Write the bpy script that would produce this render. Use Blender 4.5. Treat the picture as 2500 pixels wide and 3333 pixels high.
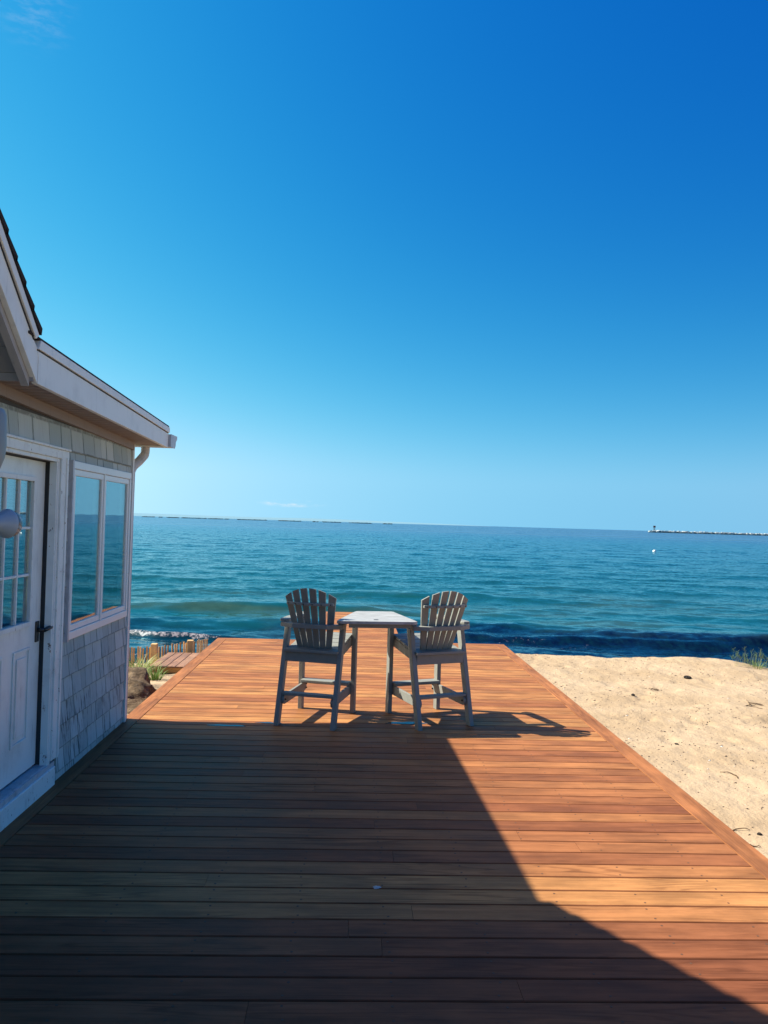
import bpy, bmesh, math, random
import numpy as np
from mathutils import Vector, Matrix
R = math.radians
random.seed(7)
for o in list(bpy.data.objects):
    bpy.data.objects.remove(o)
SC = bpy.context.scene
COL = SC.collection

# ------------------------------------------------------------------ camera
cam_d = bpy.data.cameras.new('camera'); cam = bpy.data.objects.new('camera', cam_d); COL.objects.link(cam)
yaw, pitch, roll = math.atan(100/2500), math.atan(36/2500), R(1.667)
F = Vector((math.sin(yaw)*math.cos(pitch), math.cos(yaw)*math.cos(pitch), math.sin(pitch)))
R0 = F.cross(Vector((0, 0, 1))).normalized(); U0 = R0.cross(F)
Rv = math.cos(roll)*R0 + math.sin(roll)*U0; Uv = math.cos(roll)*U0 - math.sin(roll)*R0
M = Matrix((Rv, Uv, -F)).transposed().to_4x4(); M.translation = Vector((0, 0, 1.756))
cam.matrix_world = M
cam_d.sensor_fit = 'VERTICAL'; cam_d.sensor_height = 36; cam_d.lens = 36*2500/3333
cam_d.clip_end = 60000; cam_d.clip_start = 0.05
SC.camera = cam

# ------------------------------------------------------------------ world, sun, exposure
SUN = Vector((-.968, .157, 1.0)).normalized()
sun_el = math.asin(SUN.z); sun_az = math.atan2(SUN.x, SUN.y)     # azimuth from +Y towards +X
w = bpy.data.worlds.new('World'); SC.world = w; w.use_nodes = True
nt = w.node_tree; nt.nodes.clear()
def N(nt, t, **k):
    n = nt.nodes.new(t)
    for a, b in k.items():
        if a.startswith('i_'):
            n.inputs[int(a[2:]) if a[2:].isdigit() else a[2:].replace('_', ' ')].default_value = b
        else: setattr(n, a, b)
    return n
sky = N(nt, 'ShaderNodeTexSky', sky_type='NISHITA', sun_disc=False, sun_elevation=sun_el, sun_rotation=sun_az,
        altitude=0, air_density=1.0, dust_density=0.6, ozone_density=1.5)
bg = N(nt, 'ShaderNodeBackground'); out = N(nt, 'ShaderNodeOutputWorld')
SKY_STRENGTH = 0.0502
sep = N(nt, 'ShaderNodeSeparateColor'); comb = N(nt, 'ShaderNodeCombineColor')
nt.links.new(sky.outputs[0], sep.inputs[0])
tc = N(nt, 'ShaderNodeTexCoord')
# the lowest two degrees keep the haze colour just above them
sv = N(nt, 'ShaderNodeSeparateXYZ'); cv = N(nt, 'ShaderNodeCombineXYZ'); zm = N(nt, 'ShaderNodeMath', operation='MAXIMUM'); zm.inputs[1].default_value = .05
nt.links.new(tc.outputs['Generated'], sv.inputs[0]); nt.links.new(sv.outputs[2], zm.inputs[0])
nt.links.new(sv.outputs[0], cv.inputs[0]); nt.links.new(sv.outputs[1], cv.inputs[1]); nt.links.new(zm.outputs[0], cv.inputs[2]); nt.links.new(cv.outputs[0], sky.inputs[0])
dotn = N(nt, 'ShaderNodeVectorMath', operation='DOT_PRODUCT'); dotn.inputs[1].default_value = SUN
nt.links.new(tc.outputs['Generated'], dotn.inputs[0])
glow = N(nt, 'ShaderNodeMapRange'); glow.inputs[1].default_value = -.3; glow.inputs[2].default_value = .7; glow.inputs[3].default_value = .82; glow.inputs[4].default_value = 1.36
nt.links.new(dotn.outputs['Value'], glow.inputs[0])
# the photograph's grading of its sky: (source channel, gain, gamma, glow exponent) for R, G, B, worked on display-scaled values
SKYMAP = [(1, 2.55, 3.8, 1.6), (1, 1.83, 1.54, 1.4), (1, 1.33, .533, .7)]
for i, (ch, g, p, ge) in enumerate(SKYMAP):
    s0 = N(nt, 'ShaderNodeMath', operation='MULTIPLY'); s0.inputs[1].default_value = .1; nt.links.new(sep.outputs[ch], s0.inputs[0])
    a = N(nt, 'ShaderNodeMath', operation='POWER'); a.inputs[1].default_value = p; nt.links.new(s0.outputs[0], a.inputs[0])
    gp = N(nt, 'ShaderNodeMath', operation='POWER'); gp.inputs[1].default_value = ge; nt.links.new(glow.outputs[0], gp.inputs[0])
    b = N(nt, 'ShaderNodeMath', operation='MULTIPLY'); nt.links.new(a.outputs[0], b.inputs[0]); nt.links.new(gp.outputs[0], b.inputs[1])
    c = N(nt, 'ShaderNodeMath', operation='MULTIPLY'); c.inputs[1].default_value = g; nt.links.new(b.outputs[0], c.inputs[0])
    d = N(nt, 'ShaderNodeMath', operation='MINIMUM'); d.inputs[1].default_value = 2.0; nt.links.new(c.outputs[0], d.inputs[0])
    sh_ = N(nt, 'ShaderNodeMapRange'); sh_.inputs[1].default_value = .3; sh_.inputs[2].default_value = 1; sh_.inputs[3].default_value = 10; sh_.inputs[4].default_value = (10*(.80, .80, .94)[i])
    nt.links.new(d.outputs[0], sh_.inputs[0])
    e = N(nt, 'ShaderNodeMath', operation='MULTIPLY'); nt.links.new(sh_.outputs[0], e.inputs[1]); nt.links.new(d.outputs[0], e.inputs[0])
    nt.links.new(e.outputs[0], comb.inputs[i])
# thin cloud wisps low on the horizon
mp = N(nt, 'ShaderNodeMapping'); mp.inputs['Scale'].default_value = (30, 30, 90)
cn = N(nt, 'ShaderNodeTexNoise', i_Scale=1.6, i_Detail=6, i_Roughness=.6)
nt.links.new(tc.outputs['Generated'], mp.inputs[0]); nt.links.new(mp.outputs[0], cn.inputs['Vector'])
cr = N(nt, 'ShaderNodeMapRange', interpolation_type='SMOOTHSTEP'); cr.inputs[1].default_value = .4; cr.inputs[2].default_value = .75; cr.inputs[4].default_value = .5
nt.links.new(cn.outputs[0], cr.inputs[0])
sx = N(nt, 'ShaderNodeSeparateXYZ'); nt.links.new(tc.outputs['Generated'], sx.inputs[0])
def window(px, py, r0, r1):
    d = (F+Rv*(px-1250)/2500-Uv*(py-1666)/2500).normalized()
    q = N(nt, 'ShaderNodeVectorMath', operation='SUBTRACT'); q.inputs[1].default_value = d; nt.links.new(tc.outputs['Generated'], q.inputs[0])
    q2 = N(nt, 'ShaderNodeVectorMath', operation='MULTIPLY'); q2.inputs[1].default_value = (1, 1, r1/r0); nt.links.new(q.outputs[0], q2.inputs[0])
    l = N(nt, 'ShaderNodeVectorMath', operation='LENGTH'); nt.links.new(q2.outputs[0], l.inputs[0])
    m = N(nt, 'ShaderNodeMapRange', interpolation_type='SMOOTHSTEP'); m.inputs[1].default_value = r1; m.inputs[2].default_value = r1*.2; nt.links.new(l.outputs['Value'], m.inputs[0])
    return m.outputs[0]
lo = N(nt, 'ShaderNodeMath', operation='MULTIPLY_ADD'); nt.links.new(window(950, 1638, .006, .05), lo.inputs[0]); lo.inputs[1].default_value = 1.7; w2 = N(nt, 'ShaderNodeMath', operation='MULTIPLY'); w2.inputs[1].default_value = .2; nt.links.new(window(110, 20, .05, .05), w2.inputs[0]); nt.links.new(w2.outputs[0], lo.inputs[2])
cm = N(nt, 'ShaderNodeMath', operation='MULTIPLY'); nt.links.new(cr.outputs[0], cm.inputs[0]); nt.links.new(lo.outputs[0], cm.inputs[1])
mx = N(nt, 'ShaderNodeMix', data_type='RGBA'); nt.links.new(cm.outputs[0], mx.inputs[0]); nt.links.new(comb.outputs[0], mx.inputs[6])
mx.inputs[7].default_value = (9, 9.4, 9.6, 1)
# warm aureole added round the sun, out of frame, to redden the deck shade
au = N(nt, 'ShaderNodeMapRange', interpolation_type='SMOOTHSTEP'); au.inputs[1].default_value = .71; au.inputs[2].default_value = 1.0; au.inputs[4].default_value = 10
nt.links.new(dotn.outputs['Value'], au.inputs[0])
ax = N(nt, 'ShaderNodeMix', data_type='RGBA', blend_type='ADD'); ax.inputs[0].default_value = 1
av = N(nt, 'ShaderNodeVectorMath', operation='SCALE'); av.inputs[0].default_value = (1.0, .62, .36); nt.links.new(au.outputs[0], av.inputs['Scale'])
nt.links.new(mx.outputs[2], ax.inputs[6]); nt.links.new(av.outputs[0], ax.inputs[7])
nt.links.new(ax.outputs[2], bg.inputs[0]); bg.inputs[1].default_value = SKY_STRENGTH
nt.links.new(bg.outputs[0], out.inputs[0])

sd = bpy.data.lights.new('sun', 'SUN'); sd.energy = 5.0; sd.angle = R(0.53); sd.color = (.97, .95, .82)
so = bpy.data.objects.new('sun', sd); COL.objects.link(so); so.rotation_euler = SUN.to_track_quat('Z', 'Y').to_euler()
so.location = (-8, 4, 12)
SC.view_settings.view_transform = 'Standard'; SC.view_settings.look = 'None'; SC.view_settings.exposure = 1.0; SC.view_settings.gamma = 1
SC.render.resolution_x = 768; SC.render.resolution_y = 1024

# ------------------------------------------------------------------ noise in numpy
def vnoise(x, y, seed=0):
    x = np.asarray(x, float); y = np.asarray(y, float)
    xi = np.floor(x).astype(np.int64); yi = np.floor(y).astype(np.int64); fx = x-xi; fy = y-yi
    fx = fx*fx*fx*(fx*(fx*6-15)+10); fy = fy*fy*fy*(fy*(fy*6-15)+10)
    def h(a, b):
        n = (a*374761393 + b*668265263 + seed*974634777) & 0xffffffff
        n = ((n ^ (n >> 13))*1274126177) & 0xffffffff
        n = (n ^ (n >> 16)) & 0xffffffff
        return n/4294967295.0
    return (h(xi, yi)*(1-fx)+h(xi+1, yi)*fx)*(1-fy)+(h(xi, yi+1)*(1-fx)+h(xi+1, yi+1)*fx)*fy
def fbm(x, y, seed=0, o=4):
    s = 0; a = .5; t = 0
    for i in range(o):
        s = s + a*vnoise(x*2**i+i*17.3, y*2**i-i*9.1, seed+i); t += a; a *= .5
    return s/t

# ------------------------------------------------------------------ mesh helpers
class MB:
    """collects faces; optional uv per corner (metres) and tone per face"""
    def __init__(s): s.v = []; s.f = []; s.uv = []; s.tone = []; s.mi = []
    def add(s, vs, fs, uvs=None, tone=.5, mi=0):
        mi = mi or s.__dict__.get('mm', 0)
        b = len(s.v); s.v += [tuple(v) for v in vs]
        for i, f in enumerate(fs):
            s.f.append(tuple(b+j for j in f)); s.tone.append(tone); s.mi.append(mi)
            s.uv.append(uvs[i] if uvs else [(0, 0)]*len(f))
    def box(s, x0, x1, y0, y1, z0, z1, m=None, ax=0, tone=None, mi=0, uo=None):
        """box with metre uvs: u runs along axis ax"""
        if tone is None: tone = random.random()
        if uo is None: uo = (random.random()*50, random.random()*50)
        vs = [Vector((x, y, z)) for z in (z0, z1) for y in (y0, y1) for x in (x0, x1)]
        fs = [(0, 2, 3, 1), (4, 5, 7, 6), (0, 1, 5, 4), (2, 6, 7, 3), (0, 4, 6, 2), (1, 3, 7, 5)]
        uv = []
        for f in fs:
            l = []
            for j in f:
                p = vs[j]; o = [p[k] for k in range(3) if k != ax]
                l.append((p[ax]+uo[0], o[0]+o[1]+uo[1]))
            uv.append(l)
        if m: vs = [m @ v for v in vs]
        s.add(vs, fs, uv, tone, mi)
    def prism(s, pts, axis, a, b, m=None, tone=.5, mi=0):
        """polygon pts (2D) extruded along axis from a to b"""
        n = len(pts)
        def mk(p, t):
            return Vector({'x': (t, p[0], p[1]), 'y': (p[0], t, p[1]), 'z': (p[0], p[1], t)}[axis])
        vs = [mk(p, a) for p in pts]+[mk(p, b) for p in pts]
        uo = (random.random()*50, random.random()*50)
        if m: vv = [m @ v for v in vs]
        else: vv = vs
        fs = [tuple(range(n))[::-1], tuple(range(n, 2*n))]+[(i, (i+1) % n, n+(i+1) % n, n+i) for i in range(n)]
        uv = []
        for k, f in enumerate(fs):
            l = []
            for j in f:
                p = pts[j % n]; t = a if j < n else b
                if k < 2: l.append((p[0]+uo[0], p[1]+uo[1]))
                else: l.append((t+uo[0], p[0]+p[1]+uo[1]))
            uv.append(l)
        s.add(vv, fs, uv, tone, mi)
    def tube(s, path, rad, n=8, caps=True, tone=.5, mi=0):
        path = [Vector(p) for p in path]
        if not hasattr(rad, '__len__'): rad = [rad]*len(path)
        rings = []
        up = Vector((0, 0, 1))
        d0 = (path[1]-path[0]).normalized()
        if abs(d0.z) > .9: up = Vector((1, 0, 0))
        vs = []
        for i, p in enumerate(path):
            d = (path[min(i+1, len(path)-1)]-path[max(i-1, 0)]).normalized()
            a = d.cross(up).normalized(); b = a.cross(d).normalized()
            for k in range(n):
                t = 2*math.pi*k/n
                vs.append(p+(a*math.cos(t)+b*math.sin(t))*rad[i])
        fs = []
        for i in range(len(path)-1):
            for k in range(n):
                fs.append((i*n+k, i*n+(k+1) % n, (i+1)*n+(k+1) % n, (i+1)*n+k))
        if caps: fs += [tuple(range(n)), tuple(range((len(path)-1)*n, len(path)*n))[::-1]]
        s.add(vs, fs, None, tone, mi)
    def build(s, name, mats, parent=None, bevel=0, smooth=False, seg=2, label=None, fix=True):
        me = bpy.data.meshes.new(name)
        off = Vector((0, 0, 0)); q = parent; world = False
        while q:
            off += q.location; world = world or bool(q.get('_w')); q = q.parent
        if world:       # world-space coordinates given: move into the parent's frame
            vv = [(v[0]-off.x, v[1]-off.y, v[2]-off.z) for v in s.v]
        else: vv = s.v
        me.from_pydata(vv, [], s.f)
        uvl = me.uv_layers.new(name='UVMap')
        flat = [c for f in s.uv for p in f for c in p]
        uvl.data.foreach_set('uv', flat)
        at = me.attributes.new('tone', 'FLOAT', 'FACE'); at.data.foreach_set('value', s.tone)
        if not isinstance(mats, (list, tuple)): mats = [mats]
        for m in mats: me.materials.append(m)
        me.polygons.foreach_set('material_index', s.mi)
        if fix:
            bm = bmesh.new(); bm.from_mesh(me); bmesh.ops.recalc_face_normals(bm, faces=bm.faces); bm.to_mesh(me); bm.free()
        if smooth: me.polygons.foreach_set('use_smooth', [True]*len(me.polygons))
        o = bpy.data.objects.new(name, me); COL.objects.link(o)
        if parent: o.parent = parent
        if bevel:
            b = o.modifiers.new('bevel', 'BEVEL'); b.width = bevel; b.segments = seg; b.limit_method = 'ANGLE'; b.angle_limit = R(35)
        if label: o['label'] = label
        return o
def tag(o, label=None, cat=None, group=None, kind=None):
    if label: o['label'] = label
    if cat: o['category'] = cat
    if group: o['group'] = group
    if kind: o['kind'] = kind
    return o
def thing(name, label, cat, loc=(0, 0, 0), rz=0, group=None, world=False):
    o = bpy.data.objects.new(name, None); COL.objects.link(o); o.location = loc; o.rotation_euler = (0, 0, rz)
    o.empty_display_size = .1
    if world: o['_w'] = 1
    return tag(o, label, cat, group)
def grid_mesh(name, X, Y, Z, mat, attrs=None, smooth=True):
    r, c = X.shape
    me = bpy.data.meshes.new(name)
    co = np.stack([X, Y, Z], -1).reshape(-1, 3).astype(np.float32)
    idx = np.arange(r*c).reshape(r, c)
    q = np.stack([idx[:-1, :-1], idx[:-1, 1:], idx[1:, 1:], idx[1:, :-1]], -1).reshape(-1, 4)
    me.vertices.add(len(co)); me.vertices.foreach_set('co', co.ravel())
    me.loops.add(q.size); me.loops.foreach_set('vertex_index', q.ravel().astype(np.int32))
    me.polygons.add(len(q)); me.polygons.foreach_set('loop_start', np.arange(0, q.size, 4, dtype=np.int32))
    me.update(calc_edges=True)
    me.polygons.foreach_set('use_smooth', [smooth]*len(q))
    for k, v in (attrs or {}).items():
        a = me.attributes.new(k, 'FLOAT', 'POINT'); a.data.foreach_set('value', v.ravel().astype(np.float32))
    me.materials.append(mat)
    o = bpy.data.objects.new(name, me); COL.objects.link(o)
    return o

# ------------------------------------------------------------------ materials
class Mat:
    def __init__(s, name, base=(.5, .5, .5), rough=.6, spec=.5, metal=0):
        s.m = bpy.data.materials.new(name); s.m.use_nodes = True; s.nt = s.m.node_tree
        s.b = s.nt.nodes['Principled BSDF']; s.out = s.nt.nodes['Material Output']
        s.b.inputs['Base Color'].default_value = (*base, 1); s.b.inputs['Roughness'].default_value = rough
        s.b.inputs['Specular IOR Level'].default_value = spec; s.b.inputs['Metallic'].default_value = metal
    def n(s, t, **k): return N(s.nt, t, **k)
    def l(s, a, b): s.nt.links.new(a, b)
    def obj(s, scale=(1, 1, 1), which='Object'):
        t = s.n('ShaderNodeTexCoord'); m = s.n('ShaderNodeMapping'); m.inputs['Scale'].default_value = scale
        s.l(t.outputs[which], m.inputs[0]); return m.outputs[0]
    def pos(s, scale=(1, 1, 1)):
        t = s.n('ShaderNodeNewGeometry'); m = s.n('ShaderNodeMapping'); m.inputs['Scale'].default_value = scale
        s.l(t.outputs['Position'], m.inputs[0]); return m.outputs[0]
    def noise(s, vec, scale=5, detail=4, rough=.55, dist=0):
        n = s.n('ShaderNodeTexNoise', i_Scale=scale, i_Detail=detail, i_Roughness=rough, i_Distortion=dist)
        s.l(vec, n.inputs['Vector']); return n.outputs[0]
    def math(s, op, a, b=None, c=None):
        n = s.n('ShaderNodeMath', operation=op)
        for i, v in enumerate((a, b, c)):
            if v is None: continue
            if isinstance(v, (int, float)): n.inputs[i].default_value = v
            else: s.l(v, n.inputs[i])
        return n.outputs[0]
    def ramp(s, v, a, b, c=0, d=1, smooth=True):
        n = s.n('ShaderNodeMapRange', interpolation_type='SMOOTHSTEP' if smooth else 'LINEAR')
        for i, x in enumerate((v, a, b, c, d)):
            if isinstance(x, (int, float)): n.inputs[i].default_value = x
            else: s.l(x, n.inputs[i])
        return n.outputs[0]
    def cramp(s, v, stops):
        n = s.n('ShaderNodeValToRGB'); cr = n.color_ramp
        while len(cr.elements) < len(stops): cr.elements.new(.5)
        for e, (p, c) in zip(cr.elements, stops): e.position = p; e.color = (*c, 1)
        s.l(v, n.inputs[0]); return n.outputs[0]
    def mix(s, f, a, b, mode='MIX'):
        n = s.n('ShaderNodeMix', data_type='RGBA', blend_type=mode)
        for i, v in ((0, f), (6, a), (7, b)):
            if isinstance(v, (int, float)): n.inputs[i].default_value = v
            elif isinstance(v, tuple): n.inputs[i].default_value = (*v, 1)
            else: s.l(v, n.inputs[i])
        return n.outputs[2]
    def bump(s, h, dist=.002, strength=1, normal=None):
        n = s.n('ShaderNodeBump'); n.inputs['Distance'].default_value = dist
        if isinstance(strength, (int, float)): n.inputs['Strength'].default_value = strength
        else: s.l(strength, n.inputs['Strength'])
        s.l(h, n.inputs['Height'])
        if normal: s.l(normal, n.inputs['Normal'])
        return n.outputs[0]
    def set(s, k, v):
        i = s.b.inputs[k]
        if isinstance(v, (int, float)): i.default_value = v
        elif isinstance(v, tuple): i.default_value = (*v, 1)
        else: s.l(v, i)

def wood_mat(name, stops, rough=.42, dark=(.1, .03, .012), spec=.5):
    m = Mat(name)
    uv = m.n('ShaderNodeUVMap'); uv.uv_map = 'UVMap'
    def mapped(sx, sy):
        p = m.n('ShaderNodeMapping'); p.inputs['Scale'].default_value = (sx, sy, 1); m.l(uv.outputs[0], p.inputs[0]); return p.outputs[0]
    tone = m.n('ShaderNodeAttribute', attribute_name='tone').outputs['Fac']
    base = m.cramp(tone, stops)
    streak = m.noise(mapped(1.6, 110), 1, 5, .65)                 # fine long fibres
    pores = m.noise(mapped(14, 420), 1, 3, .6)
    ringn = m.noise(mapped(.55, 7.5), 1, 3, .5, .3)
    ring = m.math('SINE', m.math('MULTIPLY', ringn, 75)); ring = m.ramp(ring, .1, 1, 0, 1)
    figure = m.ramp(m.noise(mapped(.7, 5), 1.3, 2), .42, .62)     # only here and there
    blot = m.noise(mapped(2.2, 6), 1, 4, .6)
    c = m.mix(m.math('MULTIPLY', m.ramp(streak, .35, .72), .55), base, m.mix(.42, base, dark, 'MIX'))
    c = m.mix(m.math('MULTIPLY', m.math('MULTIPLY', ring, figure), .42), c, dark)
    c = m.mix(m.math('MULTIPLY', m.ramp(pores, .56, .72), .45), c, dark)
    br = m.math('MULTIPLY', m.ramp(blot, .3, .7, .74, 1.22), m.ramp(m.noise(mapped(1.1, 30), 1, 3, .6), .3, .7, .86, 1.12)); hs = m.n('ShaderNodeHueSaturation'); m.l(c, hs.inputs['Color']); m.l(br, hs.inputs['Value'])
    m.set('Base Color', hs.outputs[0])
    m.set('Roughness', m.ramp(blot, .2, .8, rough-.07, rough+.14)); m.set('Specular IOR Level', spec)
    h = m.math('ADD', m.math('MULTIPLY', streak, .6), m.math('MULTIPLY', pores, .5))
    m.set('Normal', m.bump(h, .0012, .6))
    return m.m
DECK_ST = [(0, (.17, .054, .026)), (.3, (.25, .088, .038)), (.55, (.34, .131, .051)), (.8, (.42, .18, .065)), (1, (.49, .23, .082))]
M_deck = wood_mat('oiled_hardwood', DECK_ST, .55, spec=.08)
M_landing = wood_mat('brown_board', [(0, (.22, .10, .055)), (1, (.34, .17, .09))], .55)
M_under = Mat('treated_lumber', (.16, .11, .07), .8).m
M_fencewood = wood_mat('fence_lath', [(0, (.50, .28, .11)), (1, (.75, .48, .22))], .8, (.2, .1, .05), .2)

def paint_mat(name, col, rough=.5, dirt=(.12, .13, .12), amount=.25, peel=0., scale=6):
    m = Mat(name, col, rough)
    p = m.pos(); n1 = m.noise(p, scale, 6, .6); n2 = m.noise(m.pos((30, 30, 4)), 1, 4, .6); fine = m.noise(p, 160, 3)
    c = m.mix(m.math('MULTIPLY', m.ramp(n1, .45, .8), amount), col, dirt)
    c = m.mix(m.math('MULTIPLY', m.ramp(n2, .55, .78), amount), c, dirt)
    if peel:
        pn = m.noise(m.pos((12, 22, 9)), 2.2, 8, .68)
        mask = m.ramp(pn, 1-peel, 1-peel+.02)
        c = m.mix(mask, c, (.20, .17, .14))
        m.set('Normal', m.bump(m.math('ADD', m.math('MULTIPLY', mask, -1), m.math('MULTIPLY', fine, .15)), .0015, .8))
    else:
        m.set('Normal', m.bump(fine, .0006, .5))
    m.set('Base Color', c); return m
M_trim = paint_mat('white_trim_paint', (.74, .79, .75), .45, amount=.15).m
M_peel = paint_mat('peeling_white_paint', (.74, .81, .77), .5, (.25, .26, .25), .3, .37).m
M_door = paint_mat('door_paint', (.74, .82, .78), .4, (.22, .24, .22), .35, .31, 4).m
M_soffit = paint_mat('soffit_paint', (.25, .215, .19), .6, (.2, .16, .13), .25).m
M_vinyl = paint_mat('vinyl_white', (.76, .82, .78), .3, amount=.08).m
M_metalw = paint_mat('painted_aluminium', (.52, .54, .55), .4, (.15, .15, .14), .5, 0, 14).m
M_black = Mat('black_gap', (.012, .012, .014), .7).m
M_inside = Mat('interior_wall', (.20, .22, .24), .9).m

def shingle_mat():
    m = Mat('grey_shingle', rough=.85, spec=.2)
    tone = m.n('ShaderNodeAttribute', attribute_name='tone').outputs['Fac']
    base = m.cramp(tone, [(0, (.33, .42, .41)), (.5, (.42, .51, .49)), (1, (.51, .60, .575))])
    grain = m.noise(m.pos((1, 130, 6)), 1, 4, .6); big = m.noise(m.pos((1, 5, 3)), 1.5, 5, .6)
    c = m.mix(m.math('MULTIPLY', m.ramp(grain, .4, .75), .4), base, (.32, .36, .35))
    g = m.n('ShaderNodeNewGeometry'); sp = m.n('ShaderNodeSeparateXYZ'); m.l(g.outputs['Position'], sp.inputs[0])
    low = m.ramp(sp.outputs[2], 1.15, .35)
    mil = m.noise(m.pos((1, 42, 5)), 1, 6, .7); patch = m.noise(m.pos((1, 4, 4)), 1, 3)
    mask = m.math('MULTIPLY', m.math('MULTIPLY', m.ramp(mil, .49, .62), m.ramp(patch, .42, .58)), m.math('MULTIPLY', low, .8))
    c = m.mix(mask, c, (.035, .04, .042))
    c = m.mix(m.math('MULTIPLY', m.ramp(big, .5, .8), .3), c, (.55, .57, .57))
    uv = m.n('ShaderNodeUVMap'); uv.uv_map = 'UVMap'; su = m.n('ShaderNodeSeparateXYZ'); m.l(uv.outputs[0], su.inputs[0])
    edge = m.math('MAXIMUM', m.ramp(m.math('ABSOLUTE', su.outputs[0]), .90, .975), m.math('MAXIMUM', m.ramp(su.outputs[1], .010, .003), m.ramp(su.outputs[1], .140, .150)))  # worn side and bottom edges, plus a painted shadow line under the next course
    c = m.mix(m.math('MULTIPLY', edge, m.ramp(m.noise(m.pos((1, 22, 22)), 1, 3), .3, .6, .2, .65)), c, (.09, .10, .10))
    m.set('Base Color', c); m.set('Normal', m.bump(grain, .002, .7)); return m.m
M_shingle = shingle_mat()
def roof_mat():
    m = Mat('asphalt_shingle', rough=.95, spec=.1); n = m.noise(m.pos(), 220, 3); t = m.n('ShaderNodeAttribute', attribute_name='tone').outputs['Fac']
    m.set('Base Color', m.mix(m.ramp(n, .35, .7), (.02, .018, .018), (.075, .065, .062))); m.set('Normal', m.bump(n, .003)); return m.m
M_roof = roof_mat()
def poly_mat():
    m = Mat('grey_recycled_plastic', rough=.5, spec=.35)
    n = m.noise(m.obj((1, 1, 1)), 9, 6, .6); f = m.noise(m.obj((60, 60, 60)), 4, 3)
    st = m.noise(m.obj((3, 40, 3)), 1, 5, .6)
    c = m.mix(m.math('MULTIPLY', m.ramp(n, .45, .75), .35), (.235, .23, .205), (.155, .155, .138))
    c = m.mix(m.math('MULTIPLY', m.ramp(st, .55, .8), .25), c, (.30, .30, .28))
    m.set('Base Color', c); m.set('Roughness', m.ramp(n, .3, .8, .5, .7)); m.set('Normal', m.bump(f, .0008, .5)); return m.m
M_poly = poly_mat()
def top_mat():
    m = Mat('weathered_tabletop', rough=.5, spec=.35)
    n = m.noise(m.obj((4, 26, 4)), 1.5, 6, .65); d = m.noise(m.obj((5, 9, 5)), 2, 5, .6)
    c = m.mix(m.ramp(n, .38, .68), (.44, .42, .40), (.24, .23, .215))
    c = m.mix(m.math('MULTIPLY', m.ramp(d, .5, .72), .5), c, (.27, .26, .25))
    m.set('Base Color', c); m.set('Roughness', m.ramp(n, .3, .7, .35, .6)); return m.m
M_top = top_mat()
M_bolt = Mat('black_bolt', (.01, .01, .012), .5).m
M_handle = Mat('dark_bronze', (.05, .055, .055), .35, .5, .7).m
M_lampmetal = Mat('lamp_housing', (.34, .42, .47), .4, .4).m
def lens_mat():
    m = Mat('textured_lamp_glass', (.42, .45, .46), .18); n = m.n('ShaderNodeTexVoronoi', i_Scale=60); m.l(m.pos(), n.inputs['Vector'])
    m.set('Normal', m.bump(n.outputs[0], .006)); m.set('Base Color', m.mix(m.ramp(n.outputs[0], .1, .6), (.5, .52, .5), (.16, .18, .18))); return m.m
M_lens = lens_mat()
def glass_mat():
    m = Mat('window_glass'); g = m.n('ShaderNodeBsdfGlossy'); g.inputs['Roughness'].default_value = .015; g.inputs['Color'].default_value = (.93, 1, 1, 1)
    t = m.n('ShaderNodeBsdfTransparent'); t.inputs['Color'].default_value = (.78, .88, .88, 1)
    fr = m.n('ShaderNodeFresnel'); fr.inputs[0].default_value = 2.8
    wv = m.noise(m.pos((3, 3, 3)), 1.5, 1); bp = m.bump(wv, .0008, .3); m.l(bp, g.inputs['Normal'])
    mx = m.n('ShaderNodeMixShader'); m.l(m.math('MINIMUM', m.math('ADD', fr.outputs[0], .1), .85), mx.inputs[0]); m.l(t.outputs[0], mx.inputs[1]); m.l(g.outputs[0], mx.inputs[2])
    m.l(mx.outputs[0], m.out.inputs[0]); return m.m
M_glass = glass_mat()
def curtain_mat():
    m = Mat('curtain_cloth', (.70, .74, .72), .9, .1); return m.m
M_curtain = curtain_mat()

def sand_mat():
    m = Mat('dry_sand', rough=.9, spec=.15)
    p = m.pos(); g = m.noise(p, 420, 2); md = m.noise(p, 38, 4, .6); lg = m.noise(p, 1.3, 5, .6)
    c = m.mix(m.ramp(lg, .3, .7), (.375, .258, .156), (.455, .325, .210))
    c = m.mix(m.math('MULTIPLY', m.ramp(md, .45, .7), .30), c, (.38, .26, .15))
    sp = m.n('ShaderNodeTexVoronoi', i_Scale=95); m.l(p, sp.inputs['Vector'])
    sel = m.noise(p, 60, 2); dens = m.noise(p, 3.2, 3)
    spots = m.math('MULTIPLY', m.ramp(sp.outputs['Distance'], .26, .16), m.math('MULTIPLY', m.ramp(sel, .58, .62), m.ramp(dens, .45, .6, .35, 1)))
    c = m.mix(m.math('MULTIPLY', spots, .8), c, (.10, .065, .04))
    c = m.mix(m.math('MULTIPLY', m.ramp(g, .6, .75), .35), c, (.40, .25, .13))
    m.set('Base Color', c)
    h = m.math('ADD', m.math('MULTIPLY', g, .12), md)
    rip = m.noise(m.pos((1, 1, 1)), 9, 4, .6)
    m.set('Normal', m.bump(h, .012, .8, m.bump(rip, .03, .6))); return m.m
M_sand = sand_mat()
def rock_mat(name, a, b, sc=8):
    m = Mat(name, rough=.9, spec=.2); p = m.obj(); n = m.noise(p, sc, 8, .7); n2 = m.noise(m.obj((1, 1, 5)), sc*.6, 4)
    m.set('Base Color', m.mix(m.ramp(n2, .35, .65), m.mix(m.ramp(n, .35, .7), a, b), tuple(x*.6 for x in a)))
    m.set('Normal', m.bump(m.math('ADD', n, m.math('MULTIPLY', n2, .6)), .09, 1)); return m.m
M_boulder = rock_mat('brown_boulder', (.15, .095, .055), (.30, .205, .125))
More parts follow.
